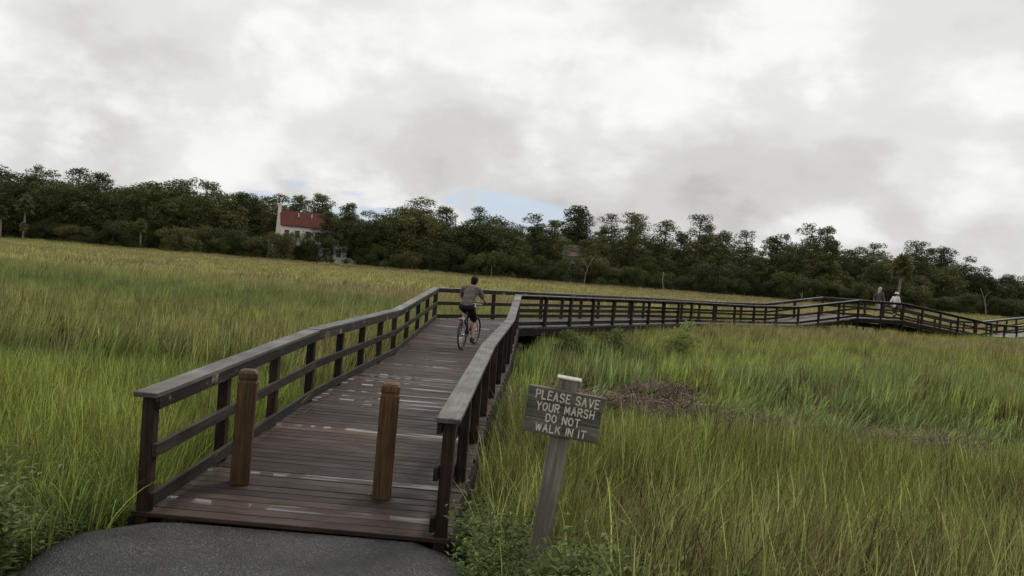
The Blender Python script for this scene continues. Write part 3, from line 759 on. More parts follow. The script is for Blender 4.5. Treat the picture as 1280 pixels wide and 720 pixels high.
def make_weeds():
    rng = random.Random(14); protos = []
    for k in range(5):
        V = []; F = []; rn = []; dr = []
        for st in range(7):
            a = rng.uniform(0, 2 * math.pi); r0 = rng.uniform(0, .06); h = rng.uniform(.16, .36); ln = rng.uniform(.1, .55)
            for lf in range(11):
                t = (lf + 1.5) / 12; cx = r0 * math.cos(a) + math.cos(a) * ln * h * t; cy = r0 * math.sin(a) + math.sin(a) * ln * h * t; cz = h * t
                b = a + lf * 2.4 + rng.uniform(-.4, .4); l = rng.uniform(.035, .06) * (1.2 - .4 * t); w = l * .42; up = rng.uniform(.1, .75)
                d = Vector((math.cos(b), math.sin(b), up)).normalized(); s = Vector((-math.sin(b), math.cos(b), 0))
                p = Vector((cx, cy, cz)); i = len(V); n = d.cross(s) * (l * .10)
                V += [tuple(p), tuple(p + d * l * .45 - s * w / 2 + n), tuple(p + d * l - n), tuple(p + d * l * .45 + s * w / 2 + n)]
                F += [(i, i + 1, i + 2), (i, i + 2, i + 3)]; q = rng.random(); rn += [q, q]; dr += [0, 0]
            i = len(V); e = Vector((math.cos(a) * (r0 + ln * h), math.sin(a) * (r0 + ln * h), h))
            V += [(r0 * math.cos(a) - .002, r0 * math.sin(a), -.02), (r0 * math.cos(a) + .002, r0 * math.sin(a), -.02), tuple(e)]
            F.append((i, i + 1, i + 2)); rn.append(.2); dr.append(0)
        protos.append(proto('weed_tuft_%02d' % k, V, F, rn, dr, WEED))
    n = 15000; x = rs.uniform(-7.5, 3.2, n); y = rs.uniform(3.0, 8.6, n)
    a = 1.3 * np.exp(-((x + 4.3) / 1.6) ** 2) * sstep(6.7, 6.0, y) + 1.1 * np.exp(-((x - .10) / .45) ** 2) * sstep(8.2, 6.4, y) + .10 * (x > .4) * sstep(6.2, 4.6, y) + .10 * (x < -5) * sstep(6.6, 5.6, y)
    a = a * (0.35 + 1.3 * sstep(.35, .6, fbm(x * 1.2, y * 1.2, 71, 3)))
    k = (rs.rand(n) < a) & ~path_mask(x, y) & (walk_dist(x, y) > 1.36) & (np.hypot(x - .31, y - 5.6) > .11)
    ex = rs.rand(220) ** 2 * .3; x = np.concatenate([x[k], -3.16 - ex]); y = np.concatenate([y[k], rs.uniform(3.2, 6.25, 220)])
    ok = ~path_mask(x, y); x, y = x[ok], y[ok]; n = len(x)
    z = ground_h(x, y)
    sc = np.where(x > -1, .88, 1.0) * (0.75 + .55 * rs.rand(n)) * (0.8 + .9 * sstep(.4, .65, fbm(x * .9, y * .9, 73, 2)))
    T = lerp(np.tile(np.array((.105, .145, .050)), (n, 1)), np.array((.20, .24, .08)), rs.rand(n) ** 1.5)
    scatter('low_weeds', protos, np.stack([x, y, z], 1), np.stack([rs.normal(0, .12, n), rs.normal(0, .12, n), rs.rand(n) * 6.28], 1), np.stack([sc, sc, sc * 1.1], 1), T, rs.randint(0, 5, n),
            'leafy low weeds growing along the path edge and around the sign post', 'weeds')
make_weeds()
def make_wrack():
    rng = random.Random(15); protos = []
    for k in range(4):
        V = []; F = []; rn = []; dr = []
        for s in range(36):
            a = rng.uniform(0, 2 * math.pi); l = rng.uniform(.15, .55); p = Vector((rng.uniform(-.3, .3), rng.uniform(-.3, .3), rng.uniform(.0, .16)))
            d = Vector((math.cos(a), math.sin(a), rng.uniform(-.15, .45))).normalized() * l; w = Vector((-math.sin(a), math.cos(a), rng.uniform(-.5, .5))).normalized() * rng.uniform(.004, .008)
            i = len(V); m = p + d * .5 + Vector((0, 0, rng.uniform(0, .05)))
            V += [tuple(p - w), tuple(p + w), tuple(m + w), tuple(m - w), tuple(p + d)]
            F += [(i, i + 1, i + 2, i + 3), (i + 3, i + 2, i + 4)]; q = rng.random(); rn += [q, q]; dr += [0, 0]
        protos.append(proto('straw_tuft_%02d' % k, V, F, rn, dr, STRAW))
    n = 30000; x = rs.uniform(.2, 9, n); y = rs.uniform(11.5, 19, n); k = rs.rand(n) < wrack_f(x, y) * .17 * sstep(.38, .58, fbm(x * 1.8, y * 1.8, 79, 3))
    x, y = x[k], y[k]; n = len(x)
    T = lerp(np.tile(np.array((.055, .041, .032)), (n, 1)), np.array((.22, .17, .125)), rs.rand(n) ** 1.4)
    lift = .0 + .12 * fbm(x * 1.5, y * 1.5, 77, 2)
    scatter('dead_straw', protos, np.stack([x, y, ground_h(x, y) + lift], 1), np.stack([rs.normal(0, .2, n), rs.normal(0, .2, n), rs.rand(n) * 6.28], 1), np.ones((n, 3)) * (0.9 + .5 * rs.rand(n))[:, None], T, rs.randint(0, 4, n),
            'matted brown dead straw lying flattened in the marsh', 'dead straw')
make_wrack()

# ------------------------------------------------------------------ trees
def leaf_cloud(clusters, size, rng, dens=1.0, out_bias=0.75, squash=1.0):
    """leaf-clump faces spread through ellipsoid clusters: list of (centre, (rx,ry,rz))"""
    V = []; F = []; rn = []
    for c, r in clusters:
        c = Vector(c); n = int(dens * (r[0] * r[1] + r[0] * r[2] + r[1] * r[2]) * 4.2 / (size * size) * 1.7) + 6; tone = rng.uniform(-.22, .22)
        for k in range(n):
            u = rng.uniform(-1, 1); a = rng.uniform(0, 2 * math.pi); s = math.sqrt(1 - u * u); dv = Vector((s * math.cos(a), s * math.sin(a), u))
            if dv.z < -0.6 and rng.random() < .4: continue
            q = rng.uniform(.45, 1.06) ** .6 if rng.random() < .9 else rng.uniform(1.0, 1.22)
            p = c + Vector((dv.x * r[0], dv.y * r[1], dv.z * r[2])) * q
            nrm = (dv * out_bias + Vector((rng.gauss(0, .45), rng.gauss(0, .45), rng.gauss(.15, .45)))).normalized()
            t = nrm.orthogonal().normalized(); t = Quaternion(nrm, rng.uniform(0, 6.28)) @ t; b = nrm.cross(t)
            l = size * rng.uniform(.55, 1.25); w = l * rng.uniform(.45, .8); i = len(V)
            V += [tuple(p - t * l * .5), tuple(p + b * w * .5 + t * l * rng.uniform(-.1, .15)), tuple(p + t * l * .5 + nrm * l * rng.uniform(-.2, .1)), tuple(p - b * w * .5 + t * l * rng.uniform(-.1, .15))]
            F.append((i, i + 1, i + 2, i + 3)); rn.append(min(1, max(0, .5 + tone + rng.uniform(-.35, .35))))
    return V, F, rn
def cloud_mesh(name, data, mat):
    V, F, rn = data
    me = bpy.data.meshes.new(name); me.from_pydata(V, [], F); me.update()
    a = me.attributes.new('rnd', 'FLOAT', 'FACE'); a.data.foreach_set('value', np.asarray(rn, np.float32)); me.materials.append(mat); return me
def limb(mb, a, b, r0, r1, rng, n=5, bend=.12):
    a = Vector(a); b = Vector(b); L = (b - a).length; pts = []
    o1 = Vector((rng.gauss(0, bend), rng.gauss(0, bend), rng.gauss(0, bend * .4))) * L
    for k in range(n):
        t = k / (n - 1); pts.append(a.lerp(b, t) + o1 * math.sin(math.pi * t))
    mb.tube(pts, [r0 + (r1 - r0) * (k / (n - 1)) for k in range(n)], 7); return pts
# all prototypes are unit trees 10 m high; copies are scaled
def proto_oak(seed):
    rng = random.Random(seed * 7); tr = MB(); cl = []
    fork = Vector((rng.uniform(-.3, .3), rng.uniform(-.3, .3), 2.4)); limb(tr, (0, 0, -.3), fork, .34, .26, rng, 5, .05)
    ph = [rng.uniform(0, 6.28) for _ in range(6)]
    def rad(a, e): return 1 + .16 * math.sin(2 * a + ph[0]) + .12 * math.sin(3 * a + ph[1] + 2 * e) + .10 * math.sin(5 * e + ph[2])
    for k in range(7):
        a = 2 * math.pi * k / 7 + rng.uniform(-.3, .3); e = Vector((math.cos(a) * 2.4, math.sin(a) * 2.4, rng.uniform(5, 7.2))); limb(tr, fork, e, .18, .05, rng)
    limb(tr, fork, (0, 0, 8.2), .2, .05, rng)
    for k in range(88):
        a = k * 2.39996 + rng.uniform(-.3, .3); u = -0.75 + 1.75 * ((k + .5) / 88); u = min(1, u); c_ = math.sqrt(max(0, 1 - u * u)); q = rad(a, u) * rng.uniform(.78, 1.0)
        c = Vector((math.cos(a) * c_ * 3.0 * q, math.sin(a) * c_ * 3.0 * q, 4.9 + u * 4.0 * (q if u > 0 else 1))); s = rng.uniform(.55, 1.0) * (1 if u > -.2 else 1.25)
        c.z = max(c.z, 1.2); cl.append((c, (s * 1.15, s * 1.15, s * .8)))
    for k in range(10): cl.append((Vector((rng.gauss(0, 1), rng.gauss(0, 1), rng.uniform(2.5, 6.5))), (1.4, 1.4, 1.2)))
    return tr.mesh('trunk'), cloud_mesh('crown', leaf_cloud(cl, .23, rng, .62), OAK), BARK
def proto_pine(seed, open_=False):
    rng = random.Random(seed); tr = MB(); cl = []
    top = Vector((rng.uniform(-.5, .5), rng.uniform(-.5, .5), 9.1)); limb(tr, (0, 0, -.3), top, .21, .04, rng, 7, .02)
    t0 = .50 if open_ else .32; n = 22 if open_ else 30; side = rng.uniform(0, 6.28)
    for k in range(n):
        t = t0 + (.985 - t0) * ((k + rng.random()) / n); base = Vector((0, 0, -.0)).lerp(top, t); a = k * 2.4 + rng.uniform(-.6, .6)
        w = math.sqrt(max(.03, 1 - ((t - .66) / .37) ** 2)) if t > .66 else math.sqrt(max(.05, 1 - ((t - .66) / (.78 - t0)) ** 2))
        reach = 1.75 * w * rng.uniform(.45, 1.1) * (1 + .25 * math.cos(a - side))
        e = base + Vector((math.cos(a) * reach, math.sin(a) * reach, rng.uniform(.0, .5) * (1.2 - t))); limb(tr, base, e, .055, .02, rng, 4, .08)
        for q in ((1.0, .55) if reach > .9 else (.9,)):
            if open_ and rng.random() < .25: continue
            s = rng.uniform(.42, .72); cl.append((base.lerp(e, q) + Vector((rng.gauss(0, .15), rng.gauss(0, .15), rng.uniform(0, .25))), (s * 1.15, s * 1.15, s * .72)))
    for j in range(4): cl.append((top + Vector((rng.gauss(0, .4), rng.gauss(0, .4), rng.uniform(-.5, .05))), (.5, .5, .42)))
    return tr.mesh('trunk'), cloud_mesh('crown', leaf_cloud(cl, .20, rng, .45 if open_ else .68), PINE), BARK
def proto_shrub(seed):
    rng = random.Random(seed); tr = MB(); cl = []
    for k in range(rng.randint(7, 9)):
        a = k * 2.4; rr = rng.uniform(.4, 4.4); e = Vector((math.cos(a) * rr, math.sin(a) * rr, rng.uniform(3.2, 7.8) - rr * .35)); limb(tr, (rng.uniform(-.4, .4), rng.uniform(-.4, .4), -.3), e, .16, .05, rng)
        s = rng.uniform(1.4, 2.1); cl.append((e, (s * 1.1, s * 1.1, s * .95))); 
        for j in range(2): s = rng.uniform(1.0, 1.5); cl.append((e + Vector((rng.gauss(0, 1.0), rng.gauss(0, 1.0), rng.uniform(-.6, 1.6))), (s, s, s * .8)))
        s = 1.6; cl.append((Vector((e.x * 1.05, e.y * 1.05, 1.2)), (s, s, s * .9)))
    return tr.mesh('trunk'), cloud_mesh('crown', leaf_cloud(cl, .36, rng, .75), SHRUB), BARK
def proto_palm(seed):
    rng = random.Random(seed); tr = MB(); V = []; F = []; rn = []
    hd = Vector((rng.uniform(-.4, .4), rng.uniform(-.3, .3), 7.6)); limb(tr, (0, 0, -.3), hd, .30, .24, rng, 6, .02)
    for k in range(64):
        a = k * 2.4; el = rng.uniform(-.9, 1.35); L = rng.uniform(1.5, 2.2); d = Vector((math.cos(a) * math.cos(el), math.sin(a) * math.cos(el), math.sin(el)))
        p = hd + d * L * .45; side = Vector((-math.sin(a), math.cos(a), 0)); q0 = rng.random()
        for j in range(9):
            b = (j - 4) / 4 * 1.25; dd = (d * math.cos(b) + side * math.sin(b) + Vector((0, 0, -.25 * abs(b) - .1))).normalized(); n = dd.cross(Vector((rng.gauss(0, 1), rng.gauss(0, 1), rng.gauss(0, 1)))).normalized()
            i = len(V); l = L * .85 * (1.1 - .18 * abs(b)); w = .19
            V += [tuple(p), tuple(p + dd * l * .55 + n * w), tuple(p + dd * l + Vector((0, 0, -.25))), tuple(p + dd * l * .55 - n * w)]
            F.append((i, i + 1, i + 2, i + 3)); rn.append(min(1, max(0, q0 + rng.uniform(-.2, .2))))
    return tr.mesh('trunk'), cloud_mesh('crown', (V, F, rn), PALM), PALEBARK
KIND = {'oak': [proto_oak(s) for s in (1, 2, 3, 4)], 'pine': [proto_pine(s) for s in (11, 12, 13)], 'open': [proto_pine(s, True) for s in (21, 22, 23)],
        'shrub': [proto_shrub(s) for s in (31, 32, 33, 34)], 'palm': [proto_palm(s) for s in (41, 42)]}
NAMES = {'oak': 'oak_tree', 'pine': 'pine_tree', 'open': 'pine_tree', 'shrub': 'shrub', 'palm': 'palm_tree'}
CATS = {'oak': 'tree', 'pine': 'tree', 'open': 'tree', 'shrub': 'shrub', 'palm': 'palm tree'}
LABELS = {'oak': 'broad dark green oak in the tree line beyond the marsh', 'pine': 'tall dense dark pine rising from the far tree line',
          'open': 'tall pine with thin open crown showing sky through it, far tree line', 'shrub': 'low rounded green shrub at the foot of the far tree line', 'palm': 'palm tree with pale trunk at the edge of the far woods'}
GROUPS = {'oak': 'oaks of the far tree line', 'pine': 'dense pines of the far tree line', 'open': 'open crowned pines of the far tree line', 'shrub': 'shrubs along the far marsh edge', 'palm': 'palms along the far marsh edge'}
_smooth = set()
def tree(kind, x, y, h, wid=1.0, rng=random, label=None, group=None, mat=None, z=None):
    t, c, bark = KIND[kind][rng.randrange(len(KIND[kind]))]
    if t.name not in _smooth:
        _smooth.add(t.name)
        for p in t.polygons: p.use_smooth = True
        t.materials.append(bark)
    zz = float(ground_h(x, y)) if z is None else z
    r = empty(NAMES[kind], (x, y, zz), rng.uniform(0, 6.28)); s = h / 9.6; r.scale = (s * wid, s * wid, s)
    if not label and kind in DESC:
        px = 645 + 1000 * x / y; lb = tlabel(kind, px, min(1.0, h / max(1, top_at(px, ytop(px), y))))
    else: lb = label or LABELS[kind]
    tag(r, lb, CATS[kind], None if label else (group or GROUPS[kind]))
    for nm, me in (('trunk', t), ('crown', c)):
        o = bpy.data.objects.new(nm, me); COL.objects.link(o); o.parent = r
    return r
def hz(px): return 339 + 0.08 * (px - 640)
def top_at(px, py, d): return CAMZ + (hz(px) - py) * 0.997 * d / 1000.0 - 0.45      # height above the far ground
def bear(px, py=300): return ((px - 640) * 0.997 + (py - 360) * 0.08) / 1000.0        # tan of the bearing
SIL = [(-60, 205), (0, 207), (50, 205), (98, 206), (125, 214), (150, 231), (180, 224), (212, 224), (238, 227), (265, 226), (312, 236), (345, 242), (375, 243), (405, 241), (438, 252), (470, 268), (500, 262), (525, 252), (560, 257), (595, 257), (622, 270),
       (645, 285), (668, 265), (692, 274), (725, 256), (765, 265), (800, 263), (830, 272), (852, 288), (878, 264), (905, 287), (935, 286), (965, 294), (1010, 277), (1040, 281), (1070, 308), (1090, 302), (1145, 298), (1180, 307), (1205, 324), (1230, 336), (1262, 340), (1295, 342), (1340, 346)]
def ytop(px): return float(np.interp(px, [a for a, b in SIL], [b for a, b in SIL]))
def where(px):
    for lim, t in ((95, 'around the round crowned palm'), (330, 'between the short palm and the red roofed house'), (440, 'around the red roofed house'), (535, 'between the red roofed and the brown roofed house'), (640, 'around the brown roofed house'),
                   (760, 'around the pale grey house'), (950, 'behind the long level stretch of boardwalk'), (1070, 'behind the rising ramp of the boardwalk'), (1150, 'behind the two walkers'), (1215, 'behind the descending ramp of the boardwalk')):
        if px < lim: return t
    return 'where the far woods drop lowest'
DESC = {'oak': '%s broad dark oak in far woods %s', 'pine': '%s dense dark pine in far woods %s', 'open': '%s thin crowned pine in far woods %s', 'shrub': '%s rounded green shrub under far woods %s'}
def tlabel(kind, px, f):
    sz = ('tall', 'mid-height', 'low')[0 if f > .9 else 1 if f > .42 else 2]
    return DESC[kind] % (sz, where(px))
def make_trees():
    rng = random.Random(33)
    for px, py in SIL:
        d = rng.uniform(178, 190); h = top_at(px, py, d)
        if px < 640: k = rng.choice(['oak', 'oak', 'oak', 'pine'])
        else: k = 'open' if px in (668, 692, 765, 800, 830, 878, 935, 1010, 1040, 1090, 1145, 1180) else ('pine' if py < 300 else 'oak')
        if px in (50, 98, 265, 595): k = 'open'
        tree(k, bear(px, py) * d, d, h, {'oak': 1.15, 'pine': 1.05, 'open': 1.0}[k] * rng.uniform(.85, 1.2), rng)
    px = 650.0
    while px < 1210:
        d = rng.uniform(172, 186); yb = hz(px) + 8; f = rng.uniform(.60, 1.03); y = yb - (yb - ytop(px)) * f
        tree(rng.choice(['pine', 'open']), bear(px, y) * d, d, top_at(px, y, d), rng.uniform(.75, 1.05), rng); px += rng.uniform(16, 34)
    # middle rank
    px = -70.0
    while px < 1350:
        d = rng.uniform(171, 179); yb = hz(px) + 8; f = rng.uniform(.72, .98) if px < 660 else rng.uniform(.45, .74)
        if 325 < px < 425: d = rng.uniform(186, 192); f = .80
        y = yb - (yb - ytop(px)) * f; tree('oak' if rng.random() < .8 else 'pine', bear(px, y) * d, d, top_at(px, y, d), rng.uniform(1.05, 1.4), rng); px += rng.uniform(21, 32)
    px = -70.0
    while px < 1350:
        d = rng.uniform(192, 199); yb = hz(px) + 8; f = rng.uniform(.62, .84); y = yb - (yb - ytop(px)) * f
        tree('oak', bear(px, y) * d, d, top_at(px, y, d), 1.4, rng); px += rng.uniform(30, 42)
    px = -70.0          # undergrowth closing the back of the wood
    while px < 1350:
        d = rng.uniform(182, 196); y = hz(px) - rng.uniform(12, 26)
        tree('shrub', bear(px, y) * d, d, top_at(px, y, d), rng.uniform(1.5, 2.0), rng); px += rng.uniform(22, 32)
    # front rank of shrubs and small trees
    px = -70.0
    while px < 1350:
        d = rng.uniform(163, 170); yb = hz(px) + 8; f = rng.uniform(.26, .52)
        if 328 < px < 408: f = rng.uniform(.42, .56)
        if 408 <= px < 440: f = .10
        y = yb - (yb - ytop(px)) * f; tree('shrub', bear(px, y) * d, d, top_at(px, y, d), rng.uniform(.85, 1.2), rng); px += rng.uniform(14, 24)
    tree('pine', bear(412, 264) * 170, 170, top_at(412, 264, 170), 1.0, rng)
    for px, py, d, nm in ((34, 243, 164, 'palm tree with full round crown near the end of the far woods'), (178, 272, 163, 'short palm tree standing against the dark oaks'), (616, 318, 162, 'short bright palm tree with pale trunk at the marsh edge'),
                          (1127, 316, 163, 'tall palm with pale bare trunk and brown tinged fronds behind the walkers'), (4, 255, 163, None), (30, 275, 161, None)):
        tree('palm', bear(px, py) * d, d, top_at(px, py, d), .8, rng, nm)
    # dead pale snags
    for px, py, d, lean in ((733, 318, 163, .25), (835, 338, 162, -.2), (1235, 358, 160, -.25), (1000, 362, 161, .2)):
        h = top_at(px, py, d) ; x = bear(px, py) * d; mb = MB(); r2 = random.Random(px)
        p = limb(mb, (0, 0, -.3), (lean * h, 0, h), .13, .04, r2, 6, .06)
        limb(mb, p[3], p[3] + Vector((-lean * h * .9, .2, h * .35)), .06, .02, r2, 4)
        o = mb.build('dead_tree', PALEBARK, None, Matrix.Translation((x, d, float(ground_h(x, d)))), True)
        tag(o, 'pale bare dead tree leaning at the edge of the far woods', 'dead tree', 'dead trees at the far marsh edge')
make_trees()
def make_bush(x, y, h, w, mat, seed, label):
    rng = random.Random(seed); tr = MB(); cl = []
    for k in range(9):
        a = k * 2.4; rr = w * rng.uniform(.1, .8); e = Vector((math.cos(a) * rr, math.sin(a) * rr, h * rng.uniform(.55, .92) - rr * .25)); limb(tr, (0, 0, -.1), e, .02, .008, rng)
        s = rng.uniform(.16, .26); cl.append((e, (s, s, s * .9))); cl.append((e * .72, (s, s, s)))
    r = tag(empty('bush', (x, y, float(ground_h(x, y)))), label, 'bush')
    tr.build('stem', BARK, r, None, True); link('crown', cloud_mesh('crown', leaf_cloud(cl, .075, rng, .8), mat), None, r)
BUSH2 = leaf_mat('green_bush_leaves', 0.35, 0.5, ((0.10, 0.13, 0.042), (0.13, 0.16, 0.05)), 0.35)
make_bush(4.9, 23.0, 1.75, .6, BUSH, 3, 'bright yellow green bush standing in front of the boardwalk railing')
make_bush(3.0, 22.6, 1.35, .6, BUSH2, 4, 'darker green bush beside the bright one, in front of the railing')
make_bush(1.7, 21.6, 1.2, .55, BUSH2, 5, 'low dark bush growing close to the boardwalk corner')

# ------------------------------------------------------------------ houses
WHITE = plain('white_painted_wall', (0.80, 0.785, 0.75), 0.75, var=0.06, scale=1.0)
CREAM = plain('cream_gable_wall', (0.74, 0.66, 0.58), 0.8, var=0.06, scale=1.0)
REDROOF = plain('red_roof_sheet', (0.092, 0.030, 0.025), 0.9, spec=.15, var=0.18, scale=1.5)
BROWNROOF = plain('brown_roof_shingle', (0.11, 0.082, 0.062), 0.9, var=0.25, scale=1.5)
GLASS = plain('dark_window_glass', (0.025, 0.030, 0.036), 0.12, var=0.1)
TRIM = plain('white_trim', (0.72, 0.71, 0.68), 0.6, var=0.06)
def window(parent, M, w, h, rng=None):
    f = MB(); t = .09
    for c, d in (((0, 0, h / 2), (w + 2 * t, .10, t)), ((0, 0, -h / 2), (w + 2 * t, .12, t)), ((-w / 2 - t / 2, 0, 0), (t, .09, h - t)), ((w / 2 + t / 2, 0, 0), (t, .09, h - t)), ((0, 0, 0), (w, .07, .05))): f.box(c, d)
    o = f.build('window', TRIM, parent, M); MB().box((0, .03, 0), (w, .02, h)).build('pane', GLASS, o)
def house_main():
    h = empty('house', (-50.0, 170.5, 0.45), R(21)); tag(h, 'white two storey house with red roof and pale chimney among the trees', 'house')
    # x along the house (0..11.5), y depth 0..6.4
    Lx, Dy, ev, rg = 10.6, 6.4, 7.9, 10.8
    w = MB(); w.box((Lx / 2, Dy / 2, (ev - .8) / 2), (Lx, Dy, ev + .8)); w.build('wall', WHITE, h)
    g = MB(); 
    for x in (.0, Lx): 
        s = -0.006 if x == 0 else 0.006
        g.add([(x + s, 0, ev), (x + s, Dy, ev), (x + s, Dy / 2, rg - .06), (x - s * 20, 0, ev), (x - s * 20, Dy, ev), (x - s * 20, Dy / 2, rg - .06)], [(0, 1, 2), (5, 4, 3), (0, 3, 4, 1), (1, 4, 5, 2), (2, 5, 3, 0)])
    g.build('gable', CREAM, h)
    g = MB().box((-.012, Dy / 2, ev / 2), (.02, Dy, ev - .01)); g.build('end_wall', CREAM, h)
    rf = MB(); o = .45
    def slope(sg):
        y0 = -o if sg < 0 else Dy + o; z0 = ev - o * (rg - ev) / (Dy / 2); ym = Dy / 2
        a = [(-.25, y0, z0), (Lx + .3, y0, z0), (Lx + .3, ym, rg), (-.25, ym, rg)]
        b = [(p[0], p[1], p[2] + .14) for p in a]
        rf.add(a + b, [(0, 3, 2, 1), (4, 5, 6, 7), (0, 1, 5, 4), (1, 2, 6, 5), (2, 3, 7, 6), (3, 0, 4, 7)])
    slope(-1); slope(1); ro = rf.build('roof', REDROOF, h)
    for x in (3.6, 6.4): MB().tube([(x, 1.9, 9.6), (x, 1.9, 10.5)], .09, 8).build('vent_pipe', TRIM, ro)
    c = MB(); zz = [(-.2, 1.5, .55), (5.2, 1.4, .5), (8.0, .95, .45), (10.2, .62, .40), (11.9, .60, .40), (11.95, .72, .5), (12.3, .72, .5)]
    vs = []; fs = []
    for z, b, a in zz: vs += [(-a * 1.6, Dy / 2 - b, z), (.0 - .03, Dy / 2 - b, z), (-.03, Dy / 2 + b, z), (-a * 1.6, Dy / 2 + b, z)]
    for i in range(len(zz) - 1):
        for k in range(4): fs.append((i * 4 + k, i * 4 + (k + 1) % 4, (i + 1) * 4 + (k + 1) % 4, (i + 1) * 4 + k))
    fs += [(3, 2, 1, 0), tuple(len(vs) - 4 + k for k in range(4))]
    c.add(vs, fs).build('chimney', CREAM, h)
    for x in (1.2, 3.4, 5.6, 7.6, 9.6):
        window(h, Matrix.Translation((x, -.04, 6.0)), .95, 1.5); window(h, Matrix.Translation((x, -.04, 2.3)), .95, 1.7)
    for x in (0.4, 4.5, 6.6, 8.6, 10.3): MB().box((x, -.10, 6.4), (.22, .14, 2.9)).build('pilaster', TRIM, h)
    window(h, Matrix.Translation((-.05, 1.1, 5.6)) @ Matrix.Rotation(R(-90), 4, 'Z'), .6, 1.2)
    p = MB(); p.add([(-2.6, -.6, 4.5), (-.2, -.6, 5.2), (-.2, 4.6, 5.2), (-2.6, 4.6, 4.5), (-2.6, -.6, 4.62), (-.2, -.6, 5.32), (-.2, 4.6, 5.32), (-2.6, 4.6, 4.62)], [(0, 3, 2, 1), (4, 5, 6, 7), (0, 1, 5, 4), (1, 2, 6, 5), (2, 3, 7, 6), (3, 0, 4, 7)]); p.build('porch_roof', REDROOF, h)
    MB().box((-1.35, 2.0, 2.1), (2.2, 4.8, 4.9)).build('porch_wall', WHITE, h)
    # lower wing
    MB().box((13.6, 1.2, 2.0), (5.2, 5.0, 4.9)).build('wing_wall', WHITE, h)
    q = MB(); q.add([(10.95, -1.7, 4.46), (16.5, -1.7, 4.46), (16.5, 4.1, 4.46), (10.95, 4.1, 4.46), (11.4, 1.2, 6.0), (15.6, 1.2, 6.0)], [(0, 3, 2, 1), (0, 1, 5, 4), (2, 3, 4, 5), (1, 2, 5), (3, 0, 4)]); q.build('wing_roof', BROWNROOF, h)
    for x in (12.2, 14.4): window(h, Matrix.Translation((x, -1.34, 2.5)), 1.0, 1.6)
house_main()
def small_house(x, y, rz, w, d, ev, rg, wallm, roofm, name, label, posts=0):
    h = tag(empty(name, (x, y, 0.45), rz), label, 'house')
    MB().box((0, 0, ev / 2 - .4), (w, d, ev + .8)).build('wall', wallm, h)
    a, b = w / 2 + .5, d / 2 + .5
    MB().add([(-a, -b, ev + .01), (a, -b, ev + .01), (a, b, ev + .01), (-a, b, ev + .01), (-a * .6, 0, rg), (a * .6, 0, rg)], [(0, 3, 2, 1), (0, 1, 5, 4), (2, 3, 4, 5), (1, 2, 5), (3, 0, 4)]).build('roof', roofm, h)
    for k in range(4):
        window(h, Matrix.Translation((-w / 2 + w * (k + .5) / 4, -d / 2 - .03, ev * .62)), 1.0, 1.5)
    for k in range(posts): MB().box((-w / 2 + w * k / max(1, posts - 1), -d / 2 - 4.5, 1.4), (.16, .16, 2.9)).build('porch_post', TRIM, h)
    if posts: MB().box((0, -d / 2 - 4.5, 2.4), (w, .08, .1)).build('porch_rail', TRIM, h); MB().box((0, -d / 2 - 4.5, 1.4), (w, .08, .1)).build('porch_rail', TRIM, h)
small_house(bear(552, 300) * 184, 184, R(-6), 10, 7, 6.6, 9.6, plain('tan_wall', (.22, .19, .15), .85), BROWNROOF, 'house', 'brown roofed house almost hidden by the oaks, white porch posts', 5)
small_house(bear(716, 320) * 178, 178, R(12), 6, 6, 6.0, 8.6, plain('pale_grey_wall', (.45, .44, .41), .85), BROWNROOF, 'house', 'pale grey walled house glimpsed between pine trunks')

# ------------------------------------------------------------------ people
def skin_mat(name, c): return plain(name, c, 0.55, var=0.08, scale=10)
SKIN = skin_mat('skin', (0.48, 0.27, 0.19)); HAIR_D = plain('dark_hair', (0.012, 0.008, 0.006), 0.8, spec=.2, var=.3, scale=60); HAIR_L = plain('grey_blond_hair', (0.42, 0.38, 0.32), 0.6, var=.25, scale=60)
def cloth(name, c):
    m = plain(name, c, 0.9, var=0.2, scale=9, spec=.2); N, L = m.node_tree.nodes, m.node_tree.links; tc = N.new('ShaderNodeTexCoord')
    n_bump(N, L, n_noise(N, L, tc.outputs['Object'], 11, 3, .5, 1.2), 1.0, .03, N['Principled BSDF']); return m
def blob(name, caps, vox, mat, parent, smooth_it=3):
    """one continuous surface grown round a set of tapered limbs"""
    mb = MB()
    for it in caps:
        if it[0] == 'c':
            _, a, b, ra, rb = it; a = Vector(a); b = Vector(b); n = 5
            d = (b - a); L = d.length
            if L < 1e-4: mb.ball(a, ra, 12, 8); continue
            d.normalize(); pts = []; rad = []
            for q in (-.98, -.8, -.45): pts.append(a + d * ra * q); rad.append(ra * math.sqrt(1 - q * q))
            for k in range(n): t = k / (n - 1); pts.append(a.lerp(b, t)); rad.append(ra + (rb - ra) * t)
            for q in (.45, .8, .98): pts.append(b + d * rb * q); rad.append(rb * math.sqrt(1 - q * q))
            mb.tube(pts, rad, 12)
        else:
            _, c, r, M = it; mb.ball(c, r, 16, 12, M)
    me = mb.mesh(name); o = bpy.data.objects.new(name, me); COL.objects.link(o)
    m = o.modifiers.new('r', 'REMESH'); m.mode = 'VOXEL'; m.voxel_size = vox
    if smooth_it: s = o.modifiers.new('s', 'SMOOTH'); s.iterations = smooth_it; s.factor = .5
    dg = bpy.context.evaluated_depsgraph_get(); dg.update(); nm = bpy.data.meshes.new_from_object(o.evaluated_get(dg))
    bpy.data.objects.remove(o); bpy.data.meshes.remove(me); nm.name = name
    return link(name, nm, mat, parent, None, True)
